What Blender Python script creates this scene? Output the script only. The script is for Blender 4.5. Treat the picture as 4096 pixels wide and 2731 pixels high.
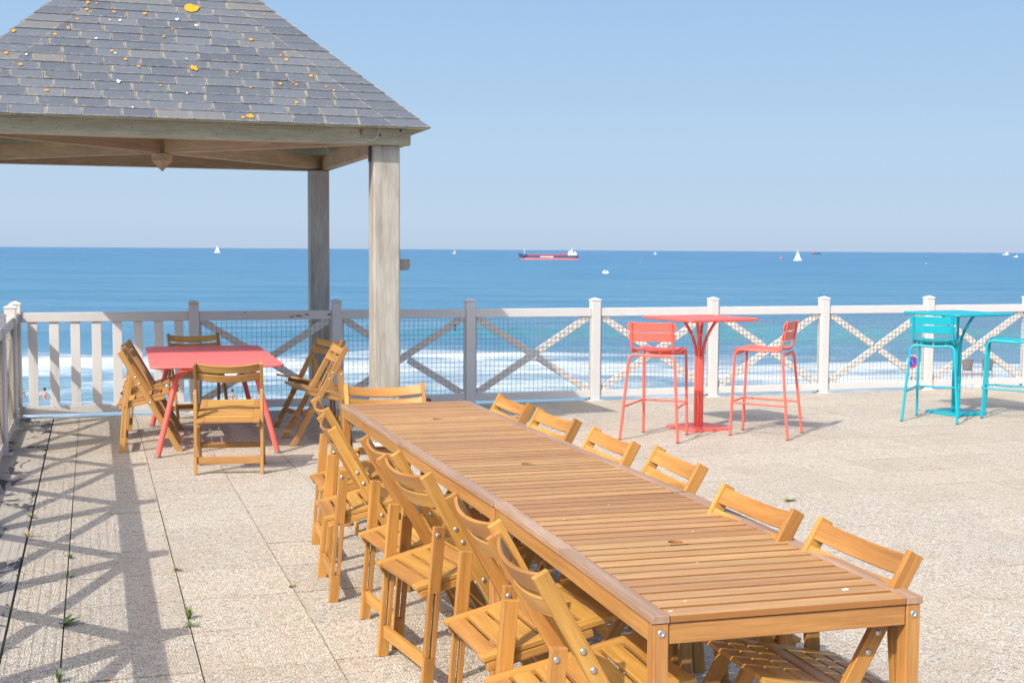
import bpy, bmesh, math, random
import numpy as np
from mathutils import Vector, Matrix, Euler
R = math.radians
random.seed(7)
for o in list(bpy.data.objects): bpy.data.objects.remove(o)
scene = bpy.context.scene
COL = scene.collection

# ------------------------------------------------------------------ camera
YAW, PITCH, ROLL = 0.3123, 0.0705, 0.0060
cam_d = bpy.data.cameras.new("camera"); cam = bpy.data.objects.new("camera", cam_d); COL.objects.link(cam)
cam_d.sensor_width = 36; cam_d.lens = 45.70; cam_d.clip_start = 0.05; cam_d.clip_end = 60000
fw = Vector((math.sin(YAW)*math.cos(PITCH), math.cos(YAW)*math.cos(PITCH), -math.sin(PITCH)))
qm = fw.to_track_quat('-Z', 'Y').to_matrix().to_4x4()
cam.matrix_world = Matrix.Translation((0, 0, 1.67)) @ qm @ Matrix.Rotation(ROLL, 4, 'Z')
cam_d.dof.use_dof = True; cam_d.dof.focus_distance = 4.9; cam_d.dof.aperture_fstop = 11.0
scene.camera = cam

# ------------------------------------------------------------------ world and sun
SUN = Vector((-0.925, -0.70, 1.0)).normalized()
w = bpy.data.worlds.new("World"); scene.world = w; w.use_nodes = True
nt = w.node_tree; bg = nt.nodes['Background']
sky = nt.nodes.new('ShaderNodeTexSky'); sky.sky_type = 'NISHITA'; sky.sun_disc = False
sky.sun_elevation = math.asin(SUN.z); sky.sun_rotation = math.atan2(SUN.x, SUN.y)
sky.altitude = 0; sky.air_density = 1.0; sky.dust_density = 4.0; sky.ozone_density = 0.6
# low sky: the clear sea-horizon gradient; higher up the physical sky takes over
tc = nt.nodes.new('ShaderNodeTexCoord'); sx = nt.nodes.new('ShaderNodeSeparateXYZ'); nt.links.new(tc.outputs['Generated'], sx.inputs[0])
gr = nt.nodes.new('ShaderNodeValToRGB'); nt.links.new(sx.outputs[2], gr.inputs[0])
SKYK = 2.25; EXPO = 0.70
def skc(r, g, b_):
    lin = [((c/255+.055)/1.055)**2.4 for c in (r, g, b_)]; return tuple(v/(2**EXPO)/.15/SKYK for v in lin)+(1,)
cr = gr.color_ramp
while len(cr.elements) < 5: cr.elements.new(.5)
for e, (pz, c) in zip(cr.elements, [(0.0, (187, 206, 229)), (.022, (191, 213, 235)), (.08, (184, 212, 238)), (.195, (161, 197, 236)), (.6, (128, 172, 226))]): e.position = pz; e.color = skc(*c)
mul = nt.nodes.new('ShaderNodeVectorMath'); mul.operation = 'SCALE'; mul.inputs['Scale'].default_value = SKYK; nt.links.new(gr.outputs[0], mul.inputs[0])
mr = nt.nodes.new('ShaderNodeMapRange'); mr.interpolation_type = 'SMOOTHSTEP'; mr.inputs[1].default_value = .22; mr.inputs[2].default_value = .62; nt.links.new(sx.outputs[2], mr.inputs[0])
mxs = nt.nodes.new('ShaderNodeMix'); mxs.data_type = 'RGBA'; nt.links.new(mr.outputs[0], mxs.inputs[0]); nt.links.new(mul.outputs[0], mxs.inputs[6]); nt.links.new(sky.outputs[0], mxs.inputs[7])
nt.links.new(mxs.outputs[2], bg.inputs[0]); bg.inputs[1].default_value = 0.15
sd = bpy.data.lights.new("sun", 'SUN'); sd.energy = 2.9; sd.angle = R(0.53); sd.color = (1.0, 0.915, 0.79)
so = bpy.data.objects.new("sun", sd); COL.objects.link(so)
so.matrix_world = Matrix.Translation((0, 0, 30)) @ (-SUN).to_track_quat('-Z', 'Y').to_matrix().to_4x4()
scene.view_settings.view_transform = 'Standard'; scene.view_settings.look = 'None'
scene.view_settings.exposure = EXPO; scene.view_settings.gamma = 1

# ------------------------------------------------------------------ materials
def new_mat(name):
    m = bpy.data.materials.new(name); m.use_nodes = True
    return m, m.node_tree, m.node_tree.nodes['Principled BSDF']
class NB:
    def __init__(s, nt): s.nt = nt
    def n(s, t, **k):
        nd = s.nt.nodes.new(t)
        for a, b in k.items():
            if a.startswith('_'): nd.inputs[a[1:].replace('_', ' ')].default_value = b
            else: setattr(nd, a, b)
        return nd
    def l(s, a, b): s.nt.links.new(a, b)
    def noise(s, vec, scale, detail=4, rough=.55, dist=0):
        nd = s.n('ShaderNodeTexNoise'); nd.inputs['Scale'].default_value = scale; nd.inputs['Detail'].default_value = detail
        nd.inputs['Roughness'].default_value = rough; nd.inputs['Distortion'].default_value = dist
        if vec is not None: s.l(vec, nd.inputs['Vector'])
        return nd.outputs['Fac']
    def ramp(s, fac, stops, interp='LINEAR'):
        nd = s.n('ShaderNodeValToRGB'); cr = nd.color_ramp; cr.interpolation = interp
        while len(cr.elements) < len(stops): cr.elements.new(0.5)
        for e, (p, c) in zip(cr.elements, stops):
            e.position = p; e.color = c if len(c) == 4 else (*c, 1)
        s.l(fac, nd.inputs[0]); return nd.outputs[0]
    def mix(s, fac, a, b, mode='MIX'):
        nd = s.n('ShaderNodeMix', data_type='RGBA', blend_type=mode)
        for sock, v in ((nd.inputs[0], fac), (nd.inputs[6], a), (nd.inputs[7], b)):
            if hasattr(v, 'is_output') or hasattr(v, 'links'): s.l(v, sock)
            else: sock.default_value = v if not isinstance(v, tuple) or len(v) == 4 else (*v, 1)
        return nd.outputs[2]
    def math(s, op, a, b=None, c=None, clamp=False):
        nd = s.n('ShaderNodeMath', operation=op, use_clamp=clamp)
        for i, v in enumerate((a, b, c)):
            if v is None: continue
            if hasattr(v, 'links'): s.l(v, nd.inputs[i])
            else: nd.inputs[i].default_value = v
        return nd.outputs[0]
    def vmul(s, v, t):
        nd = s.n('ShaderNodeVectorMath', operation='MULTIPLY'); s.l(v, nd.inputs[0]); nd.inputs[1].default_value = t; return nd.outputs[0]
    def vadd(s, a, b):
        nd = s.n('ShaderNodeVectorMath', operation='ADD'); s.l(a, nd.inputs[0])
        if hasattr(b, 'links'): s.l(b, nd.inputs[1])
        else: nd.inputs[1].default_value = b
        return nd.outputs[0]
    def coord(s, k='Object'): return s.n('ShaderNodeTexCoord').outputs[k]
    def attr(s, name, out='Vector'):
        return s.n('ShaderNodeAttribute', attribute_name=name).outputs[out]
    def bump(s, h, dist, strength=1.0, normal=None):
        nd = s.n('ShaderNodeBump'); nd.inputs['Distance'].default_value = dist; nd.inputs['Strength'].default_value = strength
        s.l(h, nd.inputs['Height'])
        if normal is not None: s.l(normal, nd.inputs['Normal'])
        return nd.outputs[0]

def wood(name, dark, mid, light, rough=.45, grain=60, wear=None, wear_amt=.62, coat=0.0, spec=.5, bumpd=.0006, side=None):
    m, nt, p = new_mat(name); b = NB(nt)
    g = b.attr('g')
    rnd = b.n('ShaderNodeObjectInfo').outputs['Random']
    comb = b.n('ShaderNodeCombineXYZ'); b.l(b.math('MULTIPLY', rnd, 37.0), comb.inputs[0]); b.l(b.math('MULTIPLY', rnd, 91.0), comb.inputs[2])
    g = b.vadd(g, comb.outputs[0])
    long_ = b.noise(b.vmul(g, (1.6, grain*.55, grain*.55)), 1.0, 5, .6, .4)
    fine = b.noise(b.vmul(g, (9, grain*5, grain*5)), 1.0, 3, .6)
    blotch = b.noise(b.vmul(g, (2.2, 7, 7)), 1.0, 3)
    c = b.ramp(long_, [(.28, dark), (.5, mid), (.72, light)])
    c = b.mix(b.math('MULTIPLY', b.math('SUBTRACT', blotch, .42, clamp=True), 1.6, clamp=True), c, dark)
    fr = b.ramp(fine, [(.35, (.72, .72, .72)), (.6, (1.08, 1.08, 1.08))])
    c = b.mix(.55, c, fr, 'MULTIPLY')
    # each board a little different (third grain coordinate carries the board offset)
    sep = b.n('ShaderNodeSeparateXYZ'); b.l(b.attr('g'), sep.inputs[0])
    cell = b.n('ShaderNodeTexWhiteNoise', noise_dimensions='1D'); b.l(b.math('FLOOR', b.math('DIVIDE', sep.outputs[2], 3.0)), cell.inputs['W'])
    hsv = b.n('ShaderNodeHueSaturation'); b.l(c, hsv.inputs['Color'])
    b.l(b.math('ADD', .77, b.math('MULTIPLY', b.math('ADD', cell.outputs[0], rnd), .24)), hsv.inputs['Value'])
    b.l(b.math('ADD', .492, b.math('MULTIPLY', cell.outputs[0], .016)), hsv.inputs['Hue'])
    c = hsv.outputs[0]
    if wear:
        wn = b.noise(b.vmul(g, (5, 28, 28)), 1.0, 6, .7)
        mask = b.ramp(wn, [(wear_amt, (0, 0, 0)), (wear_amt+.06, (1, 1, 1))])
        c = b.mix(b.math('MULTIPLY', mask, .55), c, wear)
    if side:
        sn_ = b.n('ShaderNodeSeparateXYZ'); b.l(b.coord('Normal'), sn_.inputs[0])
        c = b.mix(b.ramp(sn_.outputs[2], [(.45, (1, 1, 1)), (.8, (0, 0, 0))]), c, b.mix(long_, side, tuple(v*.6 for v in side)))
    b.l(c, p.inputs['Base Color'])
    b.l(b.math('ADD', rough-.08, b.math('MULTIPLY', fine, .2)), p.inputs['Roughness'])
    p.inputs['Specular IOR Level'].default_value = spec
    p.inputs['Coat Weight'].default_value = coat; p.inputs['Coat Roughness'].default_value = .35
    b.l(b.bump(fine, bumpd, .6), p.inputs['Normal'])
    return m
def paint(name, col, rough=.4, rust=0.0, dirt=0.0, rustcol=(.28, .09, .03), spec=.5, scale=3.0, chips=0):
    m, nt, p = new_mat(name); b = NB(nt)
    co = b.coord()
    n1 = b.noise(co, scale, 5, .6)
    c = b.mix(b.math('MULTIPLY', n1, .22), col, tuple(x*.80 for x in col[:3]))
    if dirt:
        n2 = b.noise(co, 11, 6, .7)
        c = b.mix(b.math('MULTIPLY', b.ramp(n2, [(.48, (0, 0, 0)), (.8, (1, 1, 1))]), dirt), c, (.38, .34, .27))
    if rust:
        n3 = b.noise(co, 5.5, 7, .75, .3)
        c = b.mix(b.ramp(n3, [(1-rust, (0, 0, 0)), (1.012-rust, (1, 1, 1))]), c, rustcol)
    if chips:
        c = b.mix(b.math('MULTIPLY', b.ramp(b.noise(co, 26, 6, .75), [(.60, (0, 0, 0)), (.72, (1, 1, 1))]), chips), c, (.62, .56, .50))
    b.l(c, p.inputs['Base Color'])
    b.l(b.math('ADD', rough-.1, b.math('MULTIPLY', b.noise(co, 14, 5, .7), .25)), p.inputs['Roughness'])
    p.inputs['Specular IOR Level'].default_value = spec
    b.l(b.bump(b.noise(co, 60, 3), .0006, .4), p.inputs['Normal'])
    return m
def simple(name, col, rough=.5, metal=0.0):
    m, nt, p = new_mat(name); b = NB(nt)
    n1 = b.noise(b.coord(), 9, 4)
    b.l(b.mix(b.math('MULTIPLY', n1, .35), col, tuple(x*.7 for x in col[:3])), p.inputs['Base Color'])
    p.inputs['Roughness'].default_value = rough; p.inputs['Metallic'].default_value = metal
    return m

M = {}
M['chair'] = wood('golden_oiled_wood', (.33, .155, .034), (.47, .235, .055), (.56, .31, .088), .50, 55, wear=(.60, .47, .33), wear_amt=.70)
M['chair_old'] = wood('weathered_oiled_wood', (.31, .165, .05), (.43, .235, .07), (.50, .29, .10), .52, 55, wear=(.55, .42, .28), wear_amt=.70)
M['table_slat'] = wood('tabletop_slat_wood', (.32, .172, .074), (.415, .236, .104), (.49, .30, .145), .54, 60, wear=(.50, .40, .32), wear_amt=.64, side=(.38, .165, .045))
M['table_rail'] = wood('tabletop_rail_wood', (.29, .18, .115), (.38, .25, .168), (.46, .32, .225), .5, 60, wear=(.45, .38, .34), wear_amt=.62)
M['table_frame'] = wood('table_frame_wood', (.34, .16, .045), (.44, .22, .065), (.52, .275, .09), .42, 45)
M['post'] = wood('silvered_post_wood', (.27, .245, .21), (.40, .385, .35), (.50, .485, .445), .8, 26, wear=(.30, .17, .09), wear_amt=.72, spec=.25)
M['beam'] = wood('greenish_stained_beam_wood', (.38, .365, .275), (.48, .465, .345), (.56, .54, .42), .75, 22, wear=(.27, .19, .12), wear_amt=.67, spec=.25)
M['beam_in'] = wood('brown_stained_beam_wood', (.34, .25, .16), (.44, .335, .225), (.52, .41, .29), .75, 22, wear=(.24, .16, .10), wear_amt=.69, spec=.25)
M['white'] = paint('white_fence_paint', (.60, .60, .60), .45, rust=.245, dirt=.16)
M['brace'] = paint('weathered_brace_paint', (.70, .69, .67), .45, rust=.225, dirt=.12)
M['slatwhite'] = paint('clean_white_paint', (.66, .66, .66), .45, dirt=.10)
M['coral'] = paint('coral_metal_paint', (.80, .135, .105), .40, scale=1.2, chips=.22)
M['coral_top'] = paint('pinkish_coral_paint', (.82, .165, .155), .50, scale=1.2, chips=.15, spec=.3)
M['teal'] = paint('teal_metal_paint', (.0, .36, .46), .40, scale=1.2, chips=.15)
M['bolt'] = simple('zinc_bolt', (.62, .62, .60), .32, .9)
M['rubber'] = simple('dark_rubber', (.10, .10, .095), .7)
M['wire'] = simple('rusty_galvanised_wire', (.25, .215, .17), .6, .1)
M['steel'] = simple('dull_grey_steel', (.33, .32, .30), .45, .7)
M['rust'] = simple('rusted_steel', (.26, .12, .06), .8, .1)
M['cord'] = simple('cream_cord', (.62, .57, .47), .85)
M['dark_iron'] = simple('dark_iron', (.10, .095, .09), .5, .6)
M['orange_lichen'] = simple('orange_lichen', (.83, .34, .010), .9)
M['white_dropping'] = simple('white_dropping', (.80, .80, .82), .8)
M['leaf'] = simple('weed_leaf_green', (.13, .20, .055), .55)
M['dry_grass'] = simple('straw_grass', (.42, .33, .16), .8)
M['grass'] = simple('tuft_green', (.17, .24, .06), .7)

# slate
m, nt, p = new_mat('roof_slate'); b = NB(nt); M['slate'] = m
g = b.attr('g'); sep = b.n('ShaderNodeSeparateXYZ'); b.l(g, sep.inputs[0])
wn = b.n('ShaderNodeTexWhiteNoise', noise_dimensions='1D'); b.l(sep.outputs[2], wn.inputs['W'])
co = b.coord()
c = b.ramp(wn.outputs[0], [(0, (.068, .085, .115)), (.45, (.092, .113, .148)), (.8, (.120, .140, .172)), (.93, (.135, .15, .175)), (1, (.19, .182, .165))])
c = b.mix(b.math('MULTIPLY', b.noise(co, 9, 5, .6), .45), c, (.145, .170, .205))
# crust of pale lichen, denser along the slate edges
edge = b.math('MINIMUM', sep.outputs[0], sep.outputs[1])
en = b.noise(co, 30, 8, .85)
emask = b.math('ADD', en, b.math('MULTIPLY', b.math('SUBTRACT', 1.0, b.math('DIVIDE', edge, .016), clamp=True), .15))
c = b.mix(b.math('MULTIPLY', b.ramp(emask, [(.565, (0, 0, 0)), (.66, (1, 1, 1))]), .62), c, (.38, .335, .26))
on = b.noise(b.vadd(co, (5, 3, 1)), 13, 3, .6)
o2 = b.noise(co, 3, 3, .6)
c = b.mix(b.ramp(b.math('ADD', on, b.math('MULTIPLY', b.math('SUBTRACT', o2, .5), .3)), [(.77, (0, 0, 0)), (.84, (1, 1, 1))]), c, (.70, .33, .07))
b.l(c, p.inputs['Base Color']); p.inputs['Roughness'].default_value = .55
b.l(b.bump(b.noise(co, 30, 6, .7), .003, .6), p.inputs['Normal'])

# washed-gravel paving
m, nt, p = new_mat('exposed_gravel_paving'); b = NB(nt); M['gravel'] = m
co = b.coord()
warp = b.n('ShaderNodeTexNoise'); warp.inputs['Scale'].default_value = 45; b.l(co, warp.inputs['Vector'])
cw = b.vadd(b.vmul(warp.outputs['Color'], (.012, .012, .012)), co)
vo = b.n('ShaderNodeTexVoronoi', feature='F1'); vo.inputs['Scale'].default_value = 74; b.l(cw, vo.inputs['Vector'])
ve = b.n('ShaderNodeTexVoronoi', feature='DISTANCE_TO_EDGE'); ve.inputs['Scale'].default_value = 74; b.l(cw, ve.inputs['Vector'])
sepc = b.n('ShaderNodeSeparateColor'); b.l(vo.outputs['Color'], sepc.inputs[0])
c = b.ramp(sepc.outputs[0], [(0, (.33, .31, .28)), (.10, (.54, .51, .45)), (.45, (.63, .585, .505)), (.75, (.71, .695, .65)), (.90, (.60, .46, .30)), (.975, (.74, .73, .69)), (1, (.50, .26, .13))])
gap = b.ramp(ve.outputs['Distance'], [(.015, (1, 1, 1)), (.13, (0, 0, 0))])
c = b.mix(b.math('MULTIPLY', gap, .84), c, (.19, .16, .125))
big = b.noise(co, .55, 5, .6)
c = b.mix(b.ramp(big, [(.45, (0, 0, 0)), (.8, (.42, .42, .42))]), c, (.50, .40, .29))
mid = b.noise(co, 2.2, 6, .72, .4)
c = b.mix(b.ramp(mid, [(.50, (0, 0, 0)), (.74, (.45, .45, .45))]), c, (.40, .335, .26))
c = b.mix(.75, c, b.ramp(b.attr('tint', 'Fac'), [(0, (.93, .925, .92)), (1, (1.06, 1.055, 1.04))]), 'MULTIPLY')
b.l(c, p.inputs['Base Color']); p.inputs['Roughness'].default_value = .8; p.inputs['Specular IOR Level'].default_value = .25
b.l(b.bump(b.ramp(ve.outputs['Distance'], [(0, (0, 0, 0)), (.25, (1, 1, 1))]), .0035, .8), p.inputs['Normal'])

# joint filler, concrete strip
m, nt, p = new_mat('joint_soil_and_moss'); b = NB(nt); M['joint'] = m
co = b.coord(); jn = b.noise(co, 3.2, 6, .75)
c = b.ramp(jn, [(.36, (.045, .038, .030)), (.50, (.10, .078, .05)), (.57, (.20, .145, .07)), (.64, (.12, .14, .045)), (.72, (.26, .20, .12))])
b.l(c, p.inputs['Base Color']); p.inputs['Roughness'].default_value = .95
m, nt, p = new_mat('stained_concrete'); b = NB(nt); M['concrete'] = m
co = b.coord()
c = b.mix(b.noise(co, 3, 6, .65), (.47, .43, .38), (.33, .31, .28))
bl = b.noise(b.vmul(co, (2.4, .9, 1)), 1.9, 6, .72, .8)
c = b.mix(b.ramp(bl, [(.545, (0, 0, 0)), (.565, (1, 1, 1))]), c, (.055, .06, .07))
b.l(c, p.inputs['Base Color']); p.inputs['Roughness'].default_value = .85
b.l(b.bump(b.noise(co, 40, 5), .002, .5), p.inputs['Normal'])
M['cliff'] = simple('sandy_rock', (.36, .29, .20), .95)
M['deckstone'] = simple('lower_deck_concrete', (.45, .42, .38), .9)

# sea
m, nt, p = new_mat('sea_water'); b = NB(nt); M['sea'] = m
co = b.coord()
sp = b.n('ShaderNodeSeparateXYZ'); b.l(co, sp.inputs[0])
S = sp.outputs[1]
dcol = b.ramp(b.math('DIVIDE', S, 1600.0), [(.0, (.235, .36, .43)), (.065, (.18, .315, .41)), (.10, (.080, .205, .335)), (.25, (.045, .18, .32)), (.55, (.024, .150, .315)), (1, (.018, .120, .30))])
st1 = b.noise(b.vmul(co, (.010, .055, 1)), 1.0, 6, .62)
st2 = b.noise(b.vmul(co, (.0035, .012, 1)), 1.0, 5, .6)
fine = b.noise(b.vmul(co, (.16, .75, 1)), 1.0, 6, .7)
c = b.mix(b.ramp(st1, [(.40, (0, 0, 0)), (.62, (.65, .65, .65))]), dcol, (.16, .305, .44))
c = b.mix(b.ramp(st2, [(.42, (.0, .0, .0)), (.66, (.5, .5, .5))]), c, (.05, .20, .36))
c = b.mix(b.ramp(fine, [(.35, (.50, .50, .50)), (.6, (0, 0, 0))]), c, (.03, .16, .27))
gw = b.attr('green', 'Fac')
c = b.mix(b.math('MULTIPLY', gw, b.ramp(b.noise(b.vmul(co, (.03, .35, 1)), 1.0, 4, .6), [(.3, (.4, .4, .4)), (.6, (1, 1, 1))])), c, (.05, .24, .28))
fo = b.attr('foam', 'Fac')
f1 = b.noise(b.vmul(co, (.11, .42, 1)), 1.0, 8, .72, .6)
f2 = b.noise(b.vmul(co, (.030, .20, 1)), 1.0, 5, .6, .3)
fm = b.math('ADD', b.math('MULTIPLY', f1, .6), b.math('MULTIPLY', f2, .4))
fmask = b.math('MULTIPLY', b.math('SUBTRACT', b.math('ADD', fm, fo), .98), 3.3, clamp=True)
b.l(b.mix(fmask, c, (.80, .84, .87)), p.inputs['Base Color'])
b.l(b.mix(fmask, (.34, .34, .34), (.9, .9, .9)), p.inputs['Roughness'])
p.inputs['IOR'].default_value = 1.33; p.inputs['Specular IOR Level'].default_value = .32
h = b.math('ADD', b.math('MULTIPLY', b.noise(b.vmul(co, (.5, 1.3, 1)), 1.0, 6, .65), 1.0), b.math('MULTIPLY', fmask, .5))
b.l(b.bump(h, .45, .8), p.inputs['Normal'])

# ------------------------------------------------------------------ mesh helpers
class MB:
    def __init__(s): s.v = []; s.f = []; s.g = []; s.sm = []
    def add(s, vs, fs, gs=None, smooth=False):
        n = len(s.v); s.v += [tuple(x) for x in vs]
        s.g += [tuple(x) for x in (gs if gs is not None else vs)]
        s.f += [tuple(i+n for i in f) for f in fs]; s.sm += [smooth]*len(fs)
    def board(s, p0, p1, wdir, w, t, off=None):
        """box from p0 to p1, width w along wdir, thickness t along the third direction"""
        p0 = Vector(p0); p1 = Vector(p1); d = (p1-p0); L = d.length; d.normalize()
        wd = Vector(wdir); wd = (wd - d*wd.dot(d)).normalized(); td = d.cross(wd)
        o = off if off is not None else (random.uniform(0, 50), random.uniform(0, 50), 3.0*random.randint(0, 300)+1.5)
        vs = []; gs = []
        for a in (0, 1):
            for bb, cc in ((-1, -1), (1, -1), (1, 1), (-1, 1)):
                vs.append(p0 + d*L*a + wd*(w/2*bb) + td*(t/2*cc))
                gs.append((o[0]+L*a, o[1]+w/2*bb, o[2]+t/2*cc))
        s.add(vs, [(3, 2, 1, 0), (4, 5, 6, 7), (0, 1, 5, 4), (1, 2, 6, 5), (2, 3, 7, 6), (3, 0, 4, 7)], gs)
    def box(s, x0, x1, y0, y1, z0, z1, axis='x'):
        if axis == 'x': s.board((x0, (y0+y1)/2, (z0+z1)/2), (x1, (y0+y1)/2, (z0+z1)/2), (0, 1, 0), y1-y0, z1-z0)
        elif axis == 'y': s.board(((x0+x1)/2, y0, (z0+z1)/2), ((x0+x1)/2, y1, (z0+z1)/2), (1, 0, 0), x1-x0, z1-z0)
        else: s.board(((x0+x1)/2, (y0+y1)/2, z0), ((x0+x1)/2, (y0+y1)/2, z1), (1, 0, 0), x1-x0, y1-y0)
    def tube(s, pts, r, seg=10, cap=True):
        pts = [Vector(q) for q in pts]; rr = r if isinstance(r, (list, tuple)) else [r]*len(pts)
        vs = []; fs = []; up = None
        for i, q in enumerate(pts):
            d = (pts[min(i+1, len(pts)-1)] - pts[max(i-1, 0)]).normalized()
            if up is None:
                up = Vector((0, 0, 1)) if abs(d.z) < .9 else Vector((1, 0, 0))
            up = (up - d*up.dot(d)).normalized(); sd_ = d.cross(up)
            for k in range(seg):
                a = 2*math.pi*k/seg; vs.append(q + up*math.cos(a)*rr[i] + sd_*math.sin(a)*rr[i])
        for i in range(len(pts)-1):
            for k in range(seg):
                a = i*seg+k; c = i*seg+(k+1) % seg; fs.append((a, c, c+seg, a+seg))
        s.add(vs, fs, None, True)
        if cap:
            n = len(pts)-1
            s.add([vs[k] for k in range(seg)], [tuple(range(seg))])
            s.add([vs[n*seg+k] for k in range(seg)], [tuple(reversed(range(seg)))])
    def prism(s, poly, z0, z1, smooth=False):
        n = len(poly)
        vs = [(x, y, z0) for x, y in poly] + [(x, y, z1) for x, y in poly]
        s.add(vs, [tuple(reversed(range(n))), tuple(range(n, 2*n))])
        s.add(vs, [(i, (i+1) % n, n+(i+1) % n, n+i) for i in range(n)], None, smooth)
    def lathe(s, prof, c=(0, 0, 0), axis=(0, 0, 1), seg=16):
        ax = Vector(axis).normalized(); u = ax.orthogonal().normalized(); v = ax.cross(u); c = Vector(c)
        vs = [c + ax*z + (u*math.cos(2*math.pi*k/seg) + v*math.sin(2*math.pi*k/seg))*r for r, z in prof for k in range(seg)]
        fs = [(i*seg+k, i*seg+(k+1) % seg, (i+1)*seg+(k+1) % seg, (i+1)*seg+k) for i in range(len(prof)-1) for k in range(seg)]
        s.add(vs, fs, None, True)
    def build(s, name, mat, parent=None, bevel=0, seg=2, label=None, kind=None):
        me = bpy.data.meshes.new(name); me.from_pydata(s.v, [], s.f); me.update()
        a = me.attributes.new('g', 'FLOAT_VECTOR', 'POINT'); a.data.foreach_set('vector', [c for q in s.g for c in q])
        me.polygons.foreach_set('use_smooth', s.sm)
        me.materials.append(mat)
        o = bpy.data.objects.new(name, me); COL.objects.link(o)
        if parent: o.parent = parent
        if bevel:
            md = o.modifiers.new('bevel', 'BEVEL'); md.width = bevel; md.segments = seg; md.limit_method = 'ANGLE'; md.angle_limit = R(40)
        if label: o['label'] = label
        if kind: o['kind'] = kind
        return o
def thing(name, label, cat, loc=(0, 0, 0), rz=0, group=None):
    o = bpy.data.objects.new(name, None); COL.objects.link(o); o.location = loc; o.rotation_euler = (0, 0, rz)
    o.empty_display_size = .1
    o['label'] = label; o['category'] = cat
    if group: o['group'] = group
    return o
def copy_thing(root, loc, rz, label, group=None):
    r = root.copy(); COL.objects.link(r); r.location = loc; r.rotation_euler = (0, 0, rz); r['label'] = label
    if group: r['group'] = group
    for ch in list(root.children):
        c = ch.copy(); COL.objects.link(c); c.parent = r
        for gch in list(ch.children):
            d = gch.copy(); COL.objects.link(d); d.parent = c
    return r
def arc(c, r, a0, a1, n, u, v):
    c = Vector(c); u = Vector(u); v = Vector(v)
    return [c + u*(r*math.cos(a0+(a1-a0)*i/n)) + v*(r*math.sin(a0+(a1-a0)*i/n)) for i in range(n+1)]
def fillet(pts, r, n=6):
    """round the inner corners of a polyline"""
    pts = [Vector(q) for q in pts]; out = [pts[0]]
    for i in range(1, len(pts)-1):
        a, bq, c = pts[i-1], pts[i], pts[i+1]
        d0 = (a-bq); d1 = (c-bq); rr = min(r, d0.length*.49, d1.length*.49)
        s0 = bq + d0.normalized()*rr; s1 = bq + d1.normalized()*rr
        for k in range(n+1):
            t = k/n; out.append(s0*(1-t)**2 + bq*2*t*(1-t) + s1*t*t)
    out.append(pts[-1]); return out

# ------------------------------------------------------------------ terrace
mb = MB(); tint = []
xs = [-.378, -.145]; x = .388
while x < 16: xs.append(x); x += .531
ys = []; y = 6.25-.547*11
while y < 13.3: ys.append(y); y += .547
ys.append(13.46)
for i in range(len(xs)-1):
    for j in range(len(ys)-1):
        gm = .0033 if ys[j] < 8.5 else .0024; gx0 = gm if i in (1, 2) else .0028; gx1 = gm if i in (0, 1) else .0028
        gy = random.choice((.002, .005, .008)) if (i+j) % 2 else random.choice((.006, .009, .012))
        x0, x1, y0, y1 = xs[i]+gx0, xs[i+1]-gx1, ys[j]+gy, ys[j+1]-.0016
        r1 = [random.uniform(-.0012, .0012) for _ in range(4)]; n0 = len(mb.v)
        vs = [(x0, y0, r1[0]), (x1, y0, r1[1]), (x1, y1, r1[2]), (x0, y1, r1[3])] + [(x0, y0, -.03), (x1, y0, -.03), (x1, y1, -.03), (x0, y1, -.03)]
        mb.add(vs, [(0, 1, 2, 3), (0, 4, 5, 1), (1, 5, 6, 2), (2, 6, 7, 3), (3, 7, 4, 0)])
        tint += [random.random()]*8
o = mb.build('terrace_paving', M['gravel'], kind='structure')
at = o.data.attributes.new('tint', 'FLOAT', 'POINT'); at.data.foreach_set('value', tint)
mb = MB(); mb.box(-1.1, 16, .2, 13.47, -.6, -.012, 'y'); mb.build('terrace_bed', M['joint'], kind='structure')
mb = MB()
yy = .3
while yy < 13.4:
    y2 = min(yy+1.94, 13.46); mb.box(-1.0, -.386, yy+.004, y2-.004, -.05, .004+random.uniform(-.002, .002), 'y'); yy = y2
mb.build('concrete_gutter', M['concrete'], kind='structure')
mb = MB(); mb.box(-6, 30, -4, 13.44, -9.6, -.62, 'x'); mb.build('cliff', M['cliff'], kind='structure')
mb = MB(); mb.box(-3.5, 4.5, 13.5, 15.6, -9.6, -1.3, 'x'); mb.build('lower_ledge', M['deckstone'], kind='structure')
mb = MB(); mb.box(16, 62, 24, 40.0, -9.6, -3.45, 'x'); mb.build('lower_promenade', M['deckstone'], kind='structure')

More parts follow.
